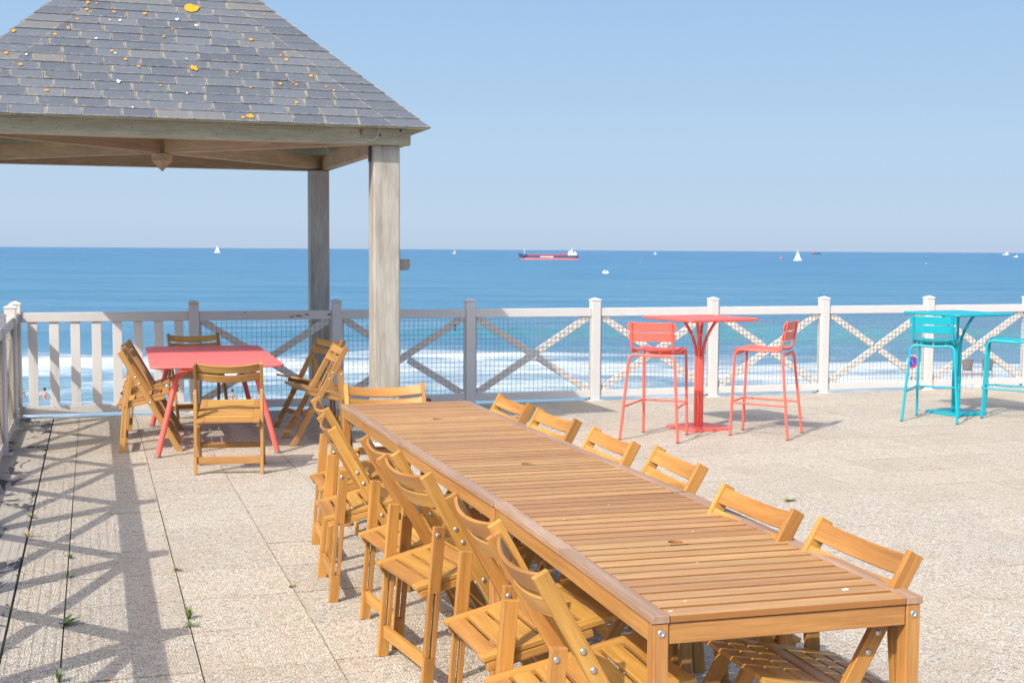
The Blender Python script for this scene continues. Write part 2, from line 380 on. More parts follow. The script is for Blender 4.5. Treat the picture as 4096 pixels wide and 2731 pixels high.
# ------------------------------------------------------------------ fences
def wire_mesh(mb, P0, P1, z0, z1, r=.0019, pitch=.05):
    P0 = Vector(P0); P1 = Vector(P1); d = P1-P0; L = d.length; d.normalize()
    n = int(L/pitch); nrm = Vector((-d.y, d.x, 0))
    for i in range(n+1):
        q = P0 + d*(L-n*pitch)/2 + d*i*pitch
        j = random.uniform(-.002, .002)
        mb.board(q+Vector((0, 0, z0))+d*j, q+Vector((0, 0, z1))-d*j, d, 2*r, 2*r)
    k = int((z1-z0)/pitch)
    for i in range(k+1):
        z = z0 + i*pitch+.01
        mb.board(P0+Vector((0, 0, z))+nrm*.003, P1+Vector((0, 0, z+random.uniform(-.003, .003)))+nrm*.003, (0, 0, 1), 2*r, 2*r)
def post(root, x, y, H=1.145, foot=True):
    mb = MB(); s = .05
    mb.box(x-s, x+s, y-s, y+s, 0, H-.035, 'z')
    o = mb.build('post', M['white'], root, .004)
    c = MB(); s = .0545; z = H-.033
    c.add([(x-s, y-s, z), (x+s, y-s, z), (x+s, y+s, z), (x-s, y+s, z), (x-s, y-s, z+.012), (x+s, y-s, z+.012), (x+s, y+s, z+.012), (x-s, y+s, z+.012), (x, y, H+.003)],
          [(3, 2, 1, 0), (0, 1, 5, 4), (1, 2, 6, 5), (2, 3, 7, 6), (3, 0, 4, 7), (4, 5, 8), (5, 6, 8), (6, 7, 8), (7, 4, 8)])
    c.build('post_cap', M['slatwhite'], o)
    if foot:
        f = MB(); f.box(x-.085, x+.085, y-.085, y+.085, .0, .009, 'x'); f.build('base_plate', M['white'], o, .003)
def panel(root, A, Bq, n_in, kind='brace', mesh_side=1):
    """A, Bq: post centres; n_in: unit vector to the terrace side"""
    A = Vector(A); Bq = Vector(Bq); d = (Bq-A).normalized(); n_in = Vector(n_in)
    a = A + d*.051; c = Bq - d*.051
    up = Vector((0, 0, 1))
    mb = MB(); mb.board(a+up*.985, c+up*.985, (0, 0, 1), .092, .062); mb.build('top_rail', M['white'], root, .005)
    mb = MB(); mb.board(a+up*.078, c+up*.078, (0, 0, 1), .080, .055); mb.build('bottom_rail', M['white'], root, .005)
    if kind == 'slats':
        L = (c-a).length; n = 8
        for i in range(n):
            q = a + d*(L*(i+.52)/n)
            mb = MB(); mb.board(q+up*.119, q+up*.938, d, .089, .028); mb.build('slat', M['slatwhite'], root, .003)
    else:
        for k, (u0, u1) in enumerate(((.125, .93), (.93, .125))):
            p0 = a + d*.035 + up*u0 - n_in*(.004+.0*k); p1 = c - d*.035 + up*u1 - n_in*(.004+.0*k)
            mb = MB()
            if k == 0: mb.board(p0, p1, up, .074, .034)
            else:
                m0 = (p0+p1)/2; dd = (p1-p0).normalized()
                mb.board(p0, m0 - dd*.060, up, .074, .034); mb.board(m0 + dd*.060, p1, up, .074, .034)
            mb.build('brace', M['brace'], root, .004)
        f = MB()
        for q in (a+d*.011, c-d*.011):
            f = MB(); f.board(q+up*.12+n_in*.012, q+up*.937+n_in*.012, d, .018, .012); f.build('panel_frame', M['white'], root)
        mb = MB(); off = n_in*.022
        wire_mesh(mb, a+off+d*.01, c+off-d*.01, .10, .965, 0.0015 if n_in.x == 0 else .0010); mb.build('wire_mesh', M['wire'], root)

FY = 13.44
seaf = thing('fence', 'long white fence with crossed braces and wire mesh between the terrace and the sea', 'fence', (0, 0, 0))
px = [-.715, .965] + [.965+1.447*k for k in range(1, 10)]
for i, x in enumerate(px): post(seaf, x, FY)
for i in range(len(px)-1):
    panel(seaf, (px[i], FY, 0), (px[i+1], FY, 0), (0, -1, 0), 'slats' if i == 0 else 'brace')
lf = thing('fence', 'white fence running along the left edge of the terrace with rusty wire mesh', 'fence', (0, 0, 0))
py = [FY, 12.64] + [12.64-1.535*k for k in range(1, 9)]
for y in py[1:]: post(lf, -.715, y)
for i in range(len(py)-1): panel(lf, (-.715, py[i], 0), (-.715, py[i+1], 0), (1, 0, 0))
# bits of cord tied on the mesh
mb = MB(); mb.tube([(4.29, FY-.03, .90), (4.295, FY-.035, .84), (4.285, FY-.033, .80), (4.30, FY-.035, .76)], .004, 6); mb.build('tied_cord', M['cord'], seaf)
mb = MB(); mb.tube([(3.70, FY-.03, .87), (3.68, FY-.04, .84), (3.69, FY-.035, .80)], .005, 6); mb.build('tied_cord', M['dark_iron'], seaf)
# rust scars where the paint has come off
def blob(mb, c, u, v, r, n=14, th=.0015, irr=.35):
    c = Vector(c); u = Vector(u).normalized(); v = Vector(v).normalized(); nn = u.cross(v)
    ph = [random.uniform(1-irr, 1+irr) for _ in range(n)]
    ring = [c + (u*math.cos(2*math.pi*i/n) + v*math.sin(2*math.pi*i/n)*r[1]/r[0])*r[0]*ph[i] for i in range(n)]
    mb.add([q + nn*th for q in ring] + ring, [tuple(range(n))] + [(i, i+n, (i+1) % n+n, (i+1) % n) for i in range(n)])
mb = MB()
for (x, z, ru, rv) in [(2.02, .975, .035, .010), (1.95, .968, .018, .008), (2.10, .99, .022, .008), (2.33, .985, .013, .013), (1.47, 1.012, .012, .005), (.99, .93, .02, .02), (6.55, .062, .03, .022), (2.6, .065, .05, .02), (3.4, .07, .025, .018), (5.30, .04, .03, .03), (8.25, .07, .02, .03), (1.1, .075, .02, .02)]:
    blob(mb, (x, FY-.0325, z), (1, 0, 0), (0, 0, 1), (ru, rv), 16, .0012, .55)
mb.build('rust_patch', M['rust'], seaf)

# ------------------------------------------------------------------ pavilion
pav = thing('pavilion', 'wooden pavilion with slate pyramid roof on square posts at left', 'pavilion', (.62, 12.7, 0))
cx, cy = .62, 12.7
def pv(x, y, z): return Vector((x-cx, y-cy, z))
EX0, EX1, EY0, EY1 = cx-1.89, 2.672, 10.57, 14.83; EZ = 2.680; APEX = pv(.60, 12.7, 4.66)
corners = [pv(EX0, EY0, EZ), pv(EX1, EY0, EZ), pv(EX1, EY1, EZ), pv(EX0, EY1, EZ)]
roof = MB()
low = [c - Vector((0, 0, .022)) for c in corners]
for i in range(4):
    roof.add([corners[i], corners[(i+1) % 4], APEX], [(0, 1, 2)])
    roof.add([low[(i+1) % 4], low[i], APEX-Vector((0, 0, .05))], [(0, 1, 2)])
    roof.add([corners[i], low[i], low[(i+1) % 4], corners[(i+1) % 4]], [(0, 1, 2, 3)])
ro = roof.build('roof', M['beam'], pav)
faceinfo = []
for i in range(4):
    A, Bq = corners[i], corners[(i+1) % 4]
    U = (Bq-A); Lu = U.length; U.normalize(); foot = A + U*((APEX-A).dot(U)); V = (APEX-foot); Lv = V.length; V.normalize(); N = U.cross(V)
    ua = (APEX-A).dot(U); mb = MB(); E = .112; v = -.02; row = 0
    faceinfo.append((A, U, V, N))
    while v < Lv-.05:
        v1 = min(v+E, Lv-.01); v2 = min(v1+.03, Lv-.002)
        def ul(t): return ua*t/Lv
        def ur(t): return Lu + (ua-Lu)*t/Lv
        HB = .30
        def slate(q):   # q: list of four (u, v)
            du = random.uniform(-.002, .002); th = random.uniform(.009, .016); rid = random.random()*500
            us = [a for a, _ in q]; um = (min(us)+max(us))/2
            top = []; gt = []
            for (a, t) in q:
                h = th if t < v1-.001 else .0035
                top.append(A + U*a + V*(t+du) + N*h)
            w_ = (q[1][0]-q[0][0])
            gt = [(0, 0, rid), (0, 0, rid), (0, E, rid), (0, E, rid)]
            # 3x2 grid of the top so the edge distance is carried well
            vs = []; gs = []
            for jj in range(4):
                t = jj/3
                for ii in range(6):
                    s_ = (0, .08, .33, .67, .92, 1)[ii]
                    pt = (top[0]*(1-s_)+top[1]*s_)*(1-t) + (top[3]*(1-s_)+top[2]*s_)*t
                    vs.append(pt); gs.append((min(s_, 1-s_)*w_, t*(v2-v), rid))
            fs = [(jj*6+ii, jj*6+ii+1, (jj+1)*6+ii+1, (jj+1)*6+ii) for jj in range(3) for ii in range(5)]
            mb.add(vs, fs, gs)
            bot = [A + U*a + V*(t+du) + N*.0005 for (a, t) in q]
            rg = [(.0, .0, rid)]*8
            mb.add(top+bot, [(0, 4, 5, 1), (1, 5, 6, 2), (3, 7, 4, 0)], rg)
        wtop = ur(v)-ul(v)
        if wtop > 2*HB+.1:
            slate([(ul(v)-.004, v), (ul(v)+HB-.002, v), (ul(v2)+HB-.002, v2), (ul(v2)-.002, v2)])
            slate([(ur(v)-HB+.002, v), (ur(v)+.004, v), (ur(v2)+.002, v2), (ur(v2)-HB+.002, v2)])
            u = ul(v)+HB+.002; uend = ur(v)-HB-.002
            off = (.14 if row % 2 else .0)
            edges = [u]; t = u + .12 + off + random.uniform(-.02, .02)
            while t < uend-.09: edges.append(t); t += .268 + random.uniform(-.035, .035)
            edges.append(uend)
            k0 = (ul(v2)-ul(v)); k1 = (ur(v2)-ur(v))
            for k in range(len(edges)-1):
                a0, a1 = edges[k]+(.004 if k else 0), edges[k+1]-(.004 if k < len(edges)-2 else 0)
                slate([(a0, v), (a1, v), (a1 + (k1 if k == len(edges)-2 else 0), v2), (a0 + (k0 if k == 0 else 0), v2)])
        elif wtop > .02:
            slate([(ul(v), v), (ur(v), v), (ur(v2), v2), (ul(v2), v2)])
        v += E; row += 1
    mb.build('slate_covering', M['slate'], ro)
# lichen and droppings on the front slope
A, U, V, N = faceinfo[0]
def on_roof(px_, py_):
    """front-slope point whose view position was read off the photograph"""
    f = 2985.85; X = (px_-1176)*math.cos(ROLL)+(py_-784)*math.sin(ROLL); Y = -(px_-1176)*math.sin(ROLL)+(py_-784)*math.cos(ROLL)
    r = cam.matrix_world.to_3x3() @ Vector(((px_-1176)/f, -(py_-784)/f, -1)); o_ = Vector((0, 0, 1.67)) - Vector((cx, cy, 0))
    t = (A-o_).dot(N)/r.dot(N); return o_ + r*t
lm = MB(); dm = MB()
k_ = .4394
for (a, c_, s_) in [(1005, 52, 1.0), (1010, 365, .5), (585, 275, .22), (657, 318, .2), (245, 480, .2), (1310, 215, .26), (1495, 320, .26), (1625, 405, .28), (1465, 446, .24), (1548, 450, .18), (1550, 545, .2), (1745, 480, .16), (1308, 615, .42), (35, 284, .24), (108, 346, .24), (458, 20, .3), (455, 57, .24), (505, 25, .14), (597, 71, .2), (756, 80, .22), (856, 200, .18), (900, 160, .14), (404, 108, .18), (355, 153, .2), (288, 188, .18), (724, 356, .18), (838, 455, .14), (1308, 465, .16), (1466, 298, .16), (1705, 462, .14), (1380, 84, .14), (1238, 386, .14), (70, 170, .3), (1270, 622, .2), (1530, 440, .12)]:
    q = on_roof(a*k_, c_*k_); r_ = .060*s_
    blob(lm, q + N*.0155, U, V, (r_, r_*1.0), 18, .0016, .22 if s_ > .9 else .45)
for (a, c_, s_) in [(925, 110, .35), (1025, 142, .35), (503, 210, .26), (602, 286, .26), (619, 434, .42), (138, 293, .24), (977, 495, .2), (693, 570, .2), (573, 113, .2), (627, 115, .3), (975, 316, .16)]:
    q = on_roof(a*k_, c_*k_); r_ = .038*s_
    blob(dm, q + N*.0158, U, V, (r_, r_*1.1), 14, .0016, .3)
lm.build('lichen', M['orange_lichen'], ro); dm.build('bird_dropping', M['white_dropping'], ro)
# beams
ZB, ZT = 2.532, 2.705
fb = None
for nm, args in (('front', (cx-1.93, 2.552, 10.69, 10.79, 'x')), ('rear', (cx-1.93, 2.552, 14.60, 14.70, 'x'))):
    mb = MB(); x0, x1, y0, y1, ax = args; mb.box(x0-cx, x1-cx, y0-cy, y1-cy, ZB, ZT if nm == 'rear' else 2.664, ax)
    q = mb.build('eave_beam', M['beam' if nm == 'front' else 'beam_in'], pav, .005)
    if nm == 'front': fb = q
for x0, x1 in ((2.448, 2.548), (cx-1.926, cx-1.826)):
    mb = MB(); mb.box(x0-cx, x1-cx, 10.792-cy, 14.598-cy, ZB+.004, ZT, 'y'); mb.build('eave_beam', M['beam_in'], pav, .005)
pc = Vector((.64-cx, 12.7-cy, 0))
for (X_, Y_) in ((2.44, 10.80), (2.44, 14.59), (cx-1.82, 10.80), (cx-1.82, 14.59)):
    q = Vector((X_-cx, Y_-cy, 0)); d = (pc-q).normalized(); e = pc - d*.062
    mb = MB(); mb.board(q+Vector((0, 0, 2.625)), e+Vector((0, 0, 2.625)), (0, 0, 1), .15, .075); mb.build('diagonal_beam', M['beam_in'], pav, .004)
mb = MB(); s = .10; x, y = pc.x, pc.y
rot = R(45)
def sq(s_, z): return [(x+s_*math.cos(rot*0+math.pi/4+k*math.pi/2)*1.414, y+s_*math.sin(math.pi/4+k*math.pi/2)*1.414, z) for k in range(4)]
def sq(s_, z): return [(x+s_*math.cos(k*math.pi/2), y+s_*math.sin(k*math.pi/2), z) for k in range(4)]
vs = sq(.096, 2.545)+sq(.096, 2.478)+[(x, y, 2.378)]
mb.add(vs, [(3, 2, 1, 0), (0, 1, 5, 4), (1, 2, 6, 5), (2, 3, 7, 6), (3, 0, 4, 7), (4, 5, 8), (5, 6, 8), (6, 7, 8), (7, 4, 8)])
mb.box(x-.040, x+.040, y-.040, y+.040, 2.547, 2.95, 'z')
mb.build('king_post', M['beam_in'], pav)
# posts: a core board with cover boards on the faces
for i, (X_, Y_) in enumerate(((2.362, 10.86), (cx-1.74, 10.86), (2.415, 14.54), (cx-1.74, 14.54))):
    z0 = 0.035 if i == 0 or i == 1 else -1.3
    if i == 1: z0 = -.62
    h = .112 if i < 2 else .105
    mb = MB(); mb.box(X_-h-cx, X_+h-cx, Y_-h-cy, Y_+h-cy, z0, ZB, 'z'); po = mb.build('post', M['post'], pav, .012, 2)
    if i == 0:
        pm = MB(); pm.box(X_-.115-cx, X_+.115-cx, Y_-.115-cy, Y_+.115-cy, .002, .034, 'x'); pm.build('foot_plate', M['slatwhite'], po, .003)
        pm = MB(); pm.box(X_-h-.02-cx, X_-h-.002-cx, Y_-.02-cy, Y_+.03-cy, 2.40, ZB, 'z'); pm.build('strap', M['dark_iron'], po)
        # grey steel bracket on the right face
        pts = [(0, 0), (.095, 0), (.095, -.065)] + [(.095-.03+.03*math.cos(t*math.pi/10)-.0, -.065-.03*math.sin(t*math.pi/10)) for t in range(1, 6)] + [(.0, -.098)]
        bk = MB(); vs = [(X_+h+.012+u-cx, Y_-.03-cy, 1.585+v) for u, v in pts]; vs2 = [(a, c2+.012, d2) for a, c2, d2 in vs]
        n = len(vs); bk.add(vs+vs2, [tuple(range(n)), tuple(reversed(range(n, 2*n)))] + [(i2, n+i2, n+(i2+1) % n, (i2+1) % n) for i2 in range(n)])
        bk.box(X_+h-.001-cx, X_+h+.011-cx, Y_-.07-cy, Y_+.06-cy, 1.49, 1.66, 'z')
        bo = bk.build('bracket', M['steel'], pav)
        rv = MB()
        for u, v in ((.012, -.02), (.085, -.018), (.085, -.055), (.016, -.072), (.075, -.078)):
            rv.lathe([(0, -.004), (.004, -.003), (.005, 0)], (X_+h+.012+u-cx, Y_-.03-cy, 1.585+v), (0, 1, 0), 8)
        rv.build('rivet', M['rust'], bo)
# hook, cord and bolts on the front beam
fy = 10.69-cy
mb = MB(); blob(mb, (2.13-cx, fy-.001, 2.64), (1, 0, 0), (0, 0, 1), (.014, .012), 12, .003, .4); blob(mb, (2.13-cx, fy-.001, 2.625), (1, 0, 0), (0, 0, 1), (.007, .02), 10, .006, .3)
mb.build('hook', M['rust'], fb)
mb = MB(); mb.tube(fillet([(2.285-cx, fy-.012, 2.675), (2.275-cx, fy-.016, 2.60), (2.22-cx, fy-.02, 2.555), (2.165-cx, fy-.012, 2.582)], .06, 6), .0042, 7); mb.build('cord', M['cord'], fb)
for X_, z in ((2.288, 2.612), (2.465, 2.652)):
    mb = MB(); mb.lathe([(0, -.008), (.008, -.007), (.012, -.003), (.012, 0)], (X_-cx, fy, z), (0, 1, 0), 12); mb.build('bolt', M['dark_iron'], fb)
mb = MB()
for k in range(38):
    mb.lathe([(0, -.0012), (.0045, -.0008), (.005, 0)], (random.uniform(-1.9, 1.85), fy, random.uniform(2.55, 2.65)), (0, 1, 0), 8)
mb.build('nail_heads', M['rust'], fb)

# ------------------------------------------------------------------ folding chair
def make_chair(mat, suffix=''):
    t = thing('folding_chair', '', 'chair')
    HW = .240; ST = .023; TOPZ = .828
    s0 = Vector((-.232, 0, TOPZ)); s1 = Vector((.232, 0, .0)); sd_ = (s1-s0).normalized(); sn = Vector((sd_.z, 0, -sd_.x)); sn = sn if sn.x < 0 else -sn
    def sp_(z): return s0 + (s1-s0)*((TOPZ-z)/TOPZ)
    for sgn in (-1, 1):
        Y = Vector((0, sgn*HW, 0))
        mb = MB()
        # stile cut flat on the floor
        hw = .0235/abs(sd_.z)
        o3 = (random.uniform(0, 50), random.uniform(0, 50), 3.0*random.randint(0, 300)+1.5)
        a = s0 - sn*0; vs = []; gs = []
        tops = [s0 + sn*.0235, s0 - sn*.0235]; bots = [s1 + Vector((-hw, 0, 0)), s1 + Vector((hw, 0, 0))]
        for yy_ in (-ST/2, ST/2):
            for q in (tops[0], tops[1], bots[1], bots[0]):
                vs.append(q+Y+Vector((0, yy_, 0))); gs.append((o3[0]+(q-s0).dot(sd_), o3[1]+(q-s0).dot(sn), o3[2]+yy_))
        mb.add(vs, [(0, 1, 2, 3), (7, 6, 5, 4), (0, 4, 5, 1), (1, 5, 6, 2), (2, 6, 7, 3), (3, 7, 4, 0)], gs)
        mb.build('front_leg', mat, t, .0028)
        # rear leg with the long guide slot
        mb = MB(); t0 = Vector((-.176, sgn*(HW+.0006), .628)); t1 = Vector((-.228, sgn*(HW+.0006), 0)); dd = (t1-t0).normalized(); nn = Vector((-dd.z, 0, dd.x))
        o3 = (random.uniform(0, 50), random.uniform(0, 50), 3.0*random.randint(0, 300)+1.5)
        def lp(z): return t0 + (t1-t0)*((.628-z)/.628)
        mb.board(lp(.628), lp(.375), nn, .046, ST, o3); mb.board(lp(.13), lp(0), nn, .046, ST, o3)
        for k in (-1, 1): mb.board(lp(.375)+nn*k*.0138, lp(.13)+nn*k*.0138, nn, .0184, ST, o3)
        mb.build('rear_leg', mat, t, .0022)
        # bolts
        for q in (sp_(.615), sp_(.562), Vector((-.186, 0, .598)), Vector((.005, 0, .408))):
            mb = MB(); ys_ = sgn*(HW+ST/2+.0006)
            mb.lathe([(.0095, -.001), (.0095, .0012), (.0075, .0034), (.004, .0046), (0, .005)], (q.x, ys_, q.z), (0, sgn, 0), 12)
            mb.build('bolt', M['bolt'], t)
    # curved back slats
    for c_, hgt in ((.043, .062), (.125, .060)):
        mb = MB(); n = 14; o3 = (random.uniform(0, 50), random.uniform(0, 50), 3.0*random.randint(0, 300)+1.5); vs = []; gs = []
        for i in range(n+1):
            y_ = -(HW-ST/2-.0005) + 2*(HW-ST/2-.0005)*i/n; bow = .040*(1-(y_/(HW-ST/2))**2)
            cpt = s0 + sd_*c_ + sn*(bow-.010) + Vector((0, y_, 0))
            for a_, b_ in ((-1, -1), (1, -1), (1, 1), (-1, 1)):
                vs.append(cpt + sd_*(hgt/2*a_) + sn*(.0065*b_)); gs.append((o3[0]+y_, o3[1]+hgt/2*a_, o3[2]+.0065*b_))
        fs = [(0, 3, 2, 1), (n*4, n*4+1, n*4+2, n*4+3)]
        for i in range(n):
            for k in range(4): fs.append((i*4+k, i*4+(k+1) % 4, (i+1)*4+(k+1) % 4, (i+1)*4+k))
        mb.add(vs, fs, gs); mb.build('back_slat', mat, t, .002)
    # seat
    r0 = Vector((-.262, 0, .392)); r1 = Vector((.225, 0, .500)); d = (r1-r0); L = d.length; d.normalize(); up = Vector((-d.z, 0, d.x))
    mb = MB()
    for sgn in (-1, 1):
        mb.board(r0+Vector((0, sgn*.202, 0))+up*.0, r1+Vector((0, sgn*.202, 0)), (0, 1, 0), .050, .018)
    n = 7; pt = L/n
    for i in range(n):
        q = r0 + d*(pt*(i+.5)) + up*.0004
        mb.board(q+Vector((0, -.1765, 0)), q+Vector((0, .1765, 0)), d, pt-.0135, .0165)
    so_ = mb.build('seat', mat, t, .0024)
    for sgn in (-1, 1):
        mb = MB(); mb.board(r0+d*.01+Vector((0, sgn*.214, 0))-up*.0265, r1-d*.12+Vector((0, sgn*.214, 0))-up*.0265, up, .034, .022); mb.build('seat_rail', mat, t, .006)
    mb = MB(); z = .105; x_ = -.228+.052*z/.628
    mb.board((x_, -(HW-ST/2-.0008), z), (x_, HW-ST/2-.0008, z), (0, 0, 1), .052, .018); mb.build('stretcher', mat, t, .002)
    mb = MB(); q = sp_(.165); mb.board(q+Vector((0, -(HW-ST/2-.0008), 0)), q+Vector((0, HW-ST/2-.0008, 0)), sd_, .042, .018); mb.build('stretcher', mat, t, .002)
    return t
proto = make_chair(M['chair']); used = [False]
proto2 = make_chair(M['chair_old']); used2 = [False]
GL = 'folding chairs around the long table'; GD = 'folding chairs around the coral dining table'
def place(x, y, deg, label, group, old=False):
    p_, u_ = (proto2, used2) if old else (proto, used)
    if not u_[0]:
        u_[0] = True; p_.location = (x, y, 0); p_.rotation_euler = (0, 0, R(deg)); p_['label'] = label; p_['group'] = group; return p_
    return copy_thing(p_, (x, y, 0), R(deg), label, group)
def face(x, y, deg, off=.232): return x+off*math.cos(R(deg)), y+off*math.sin(R(deg))
left = [(1.108, 3.397, -2.5, 'golden folding chair nearest the camera, left side of the long table'),
        (1.165, 4.033, .9, 'folding chair second from the camera, left side of the long table'),
        (1.141, 4.918, 7.8, 'folding chair third from the camera, left side of the long table, slightly turned'),
        (1.165, 5.468, 4.5, 'folding chair fourth from the camera, left side of the long table'),
        (1.072, 6.266, -3.3, 'folding chair pulled furthest out from the left side of the long table'),
        (1.164, 7.011, -2.5, 'folding chair farthest from the camera, left side of the long table')]
for x, y, d, lb in left:
    X_, Y_ = face(x, y, d); place(X_, Y_, d, lb, GL)
right = [(2.188, 3.313, 179, 'folding chair at the near right corner, seat visible under the slatted tabletop'),
         (2.172, 3.931, 180.1, 'folding chair second from the near end, right side of the long table'),
         (2.295, 4.832, 175.9, 'folding chair third from the near end, right side of the long table'),
         (2.267, 5.464, 179.1, 'folding chair fourth from the near end, right side of the long table'),
         (2.273, 6.242, 183.1, 'folding chair second from the far end, right side of the long table'),
         (2.265, 6.928, 181.3, 'folding chair farthest away on the right side of the long table')]
for x, y, d, lb in right:
    X_, Y_ = face(x, y, d); place(X_, Y_, d, lb, GL)
X_, Y_ = face(1.721, 7.92, -92.7); place(X_, Y_, -92.7, 'folding chair at the far head of the long table before the pavilion post', GL)
dining = [(.975, 9.93, 81, 'folding chair with its back to the camera in front of the coral dining table'),
          (.45, 11.18, -4, 'nearer of the two folding chairs on the left of the coral table'),
          (.50, 12.0, -6, 'farther of the two folding chairs on the left of the coral table'),
          (1.82, 11.20, 181, 'nearer of the two folding chairs on the right of the coral table, partly sunlit'),
          (1.90, 11.98, 198, 'farther folding chair right of the coral table, angled and fully in shade'),
          (.96, 12.80, -82, 'folding chair behind the coral table against the white slat fence')]
for x, y, d, lb in dining: place(x, y, d, lb, GD, True)

# ------------------------------------------------------------------ long slatted tables
def make_table():
    t = thing('garden_table', '', 'table')          # origin at the near-left corner on the floor, x right, y away
    W, L, H = .792, 1.573, .735
    for sx in (0, 1):
        for k in (0, 1):
            x0 = .0 if sx == 0 else W-.049
            mb = MB(); y0 = k*(L/2)+.0008; y1 = (k+1)*L/2-.0008
            mb.box(x0, x0+.049, y0, y1, H-.021, H, 'y'); mb.build('side_rail', M['table_rail'], t, .0022)
    n = 21; pitch = L/n
    for i in range(n):
        yc = pitch*(i+.5); wd = pitch-.0165
        if i == 0: y0, y1 = .002, pitch-.008
        elif i == n-1: y0, y1 = pitch*i+.008, L-.002
        else: y0, y1 = yc-wd/2, yc+wd/2
        mb = MB()
        if i == n//2:
            # slat with the round parasol hole
            cxh, r_ = W/2, .024; x0, x1 = .0525, W-.0525; seg = 32; o3 = (random.uniform(0, 50), 7, 3.0*random.randint(0, 300)+1.5)
            y0, y1 = yc-.034, yc+.034
            ring = [(cxh+r_*math.cos(2*math.pi*q/seg), yc+r_*math.sin(2*math.pi*q/seg)) for q in range(seg)]
            outer = [(cxh+.032*max(-1, min(1, 1.42*math.cos(2*math.pi*q/seg))), yc+.034*max(-1, min(1, 1.42*math.sin(2*math.pi*q/seg)))) for q in range(seg)]
            for z_, fl in ((H-.0015, 0), (H-.0205, 1)):
                vs = [(a, c2, z_) for a, c2 in ring+outer]
                fs = [(q, seg+q, seg+(q+1) % seg, (q+1) % seg) for q in range(seg)]
                mb.add(vs, [f if not fl else tuple(reversed(f)) for f in fs], [(o3[0]+a, o3[1]+c2, o3[2]) for a, c2, _ in vs])
            vs = [(a, c2, H-.0015) for a, c2 in ring] + [(a, c2, H-.0205) for a, c2 in ring]
            mb.add(vs, [(q, (q+1) % seg, seg+(q+1) % seg, seg+q) for q in range(seg)], [(o3[0]+a, o3[1]+c2, o3[2]) for a, c2, _ in vs])
            for xa, xb in ((x0, cxh-.032), (cxh+.032, x1)): mb.board((xa, yc, H-.011), (xb, yc, H-.011), (0, 1, 0), y1-y0, .019, (o3[0]+xa, o3[1], o3[2]))
            mb.build('slat', M['table_slat'], t)
        else:
            mb.box(.0515, W-.0515, y0, y1, H-(.0205 if i in (0, n-1) else .0155), H-.0015+random.uniform(-.0008, .0004), 'x'); mb.build('slat', M['table_slat'], t, .0018)
    for x0 in (.006, W-.046-.001):
        for y0 in (.004, L-.052):
            mb = MB(); mb.box(x0, x0+.0415, y0, y0+.048, .0, H-.0225, 'z'); lo = mb.build('leg', M['table_frame'], t, .003)
            bm_ = MB(); bm_.lathe([(.011, -.001), (.011, .0015), (.009, .003), (.004, .0032), (.004, .001), (0, .001)], (x0+.021, y0+(0 if y0 < 1 else .048), H-.048), (0, -1 if y0 < 1 else 1, 0), 14); bm_.build('bolt', M['bolt'], lo)
    for x0 in (.008, W-.008-.022):
        mb = MB(); mb.box(x0, x0+.022, .0545, L-.0545, H-.078, H-.0235, 'y'); mb.build('apron', M['table_frame'], t, .002)
    for y0 in (.008, L-.008-.022):
        mb = MB(); mb.box(.050, W-.050, y0, y0+.022, H-.078, H-.0235, 'x'); mb.build('apron', M['table_frame'], t, .002)
    mb = MB(); mb.box(W/2-.02, W/2+.02, .032, L/2-.09, H-.05, H-.0225, 'y'); mb.box(W/2-.02, W/2+.02, L/2+.09, L-.032, H-.05, H-.0225, 'y'); mb.build('crossbar', M['table_frame'], t, .002)
    return t
GT = 'slatted garden tables pushed end to end'
t1 = make_table(); t1.location = (1.352, 3.002, 0); t1.rotation_euler = (0, 0, R(-2.1)); t1['group'] = GT
t1['label'] = 'slatted wooden table nearest the camera with open legs at the near end of the row'
copy_thing(t1, (1.404, 4.578, 0), R(-.2), 'middle slatted wooden table, joined between two identical tables', GT)
copy_thing(t1, (1.402, 6.152, 0), R(-.5), 'farthest slatted wooden table of the row, beside the pavilion post', GT)
for (a, c_, r_) in [(1.98, 3.10, .012), (1.42, 3.04, .006), (1.72, 3.50, .004), (1.90, 3.9, .004), (1.55, 4.2, .004), (1.8, 4.4, .003), (1.5, 3.12, .003)]:
    mb = MB(); blob(mb, (a, c_, .7338), (1, 0, 0), (0, 1, 0), (r_, r_*.7), 12, .0006, .4)
    sp_o = mb.build('paint_spot', M['white_dropping'], None); sp_o.parent = t1
    sp_o.matrix_parent_inverse = (Matrix.Translation(t1.location) @ Matrix.Rotation(R(-2.1), 4, 'Z')).inverted()

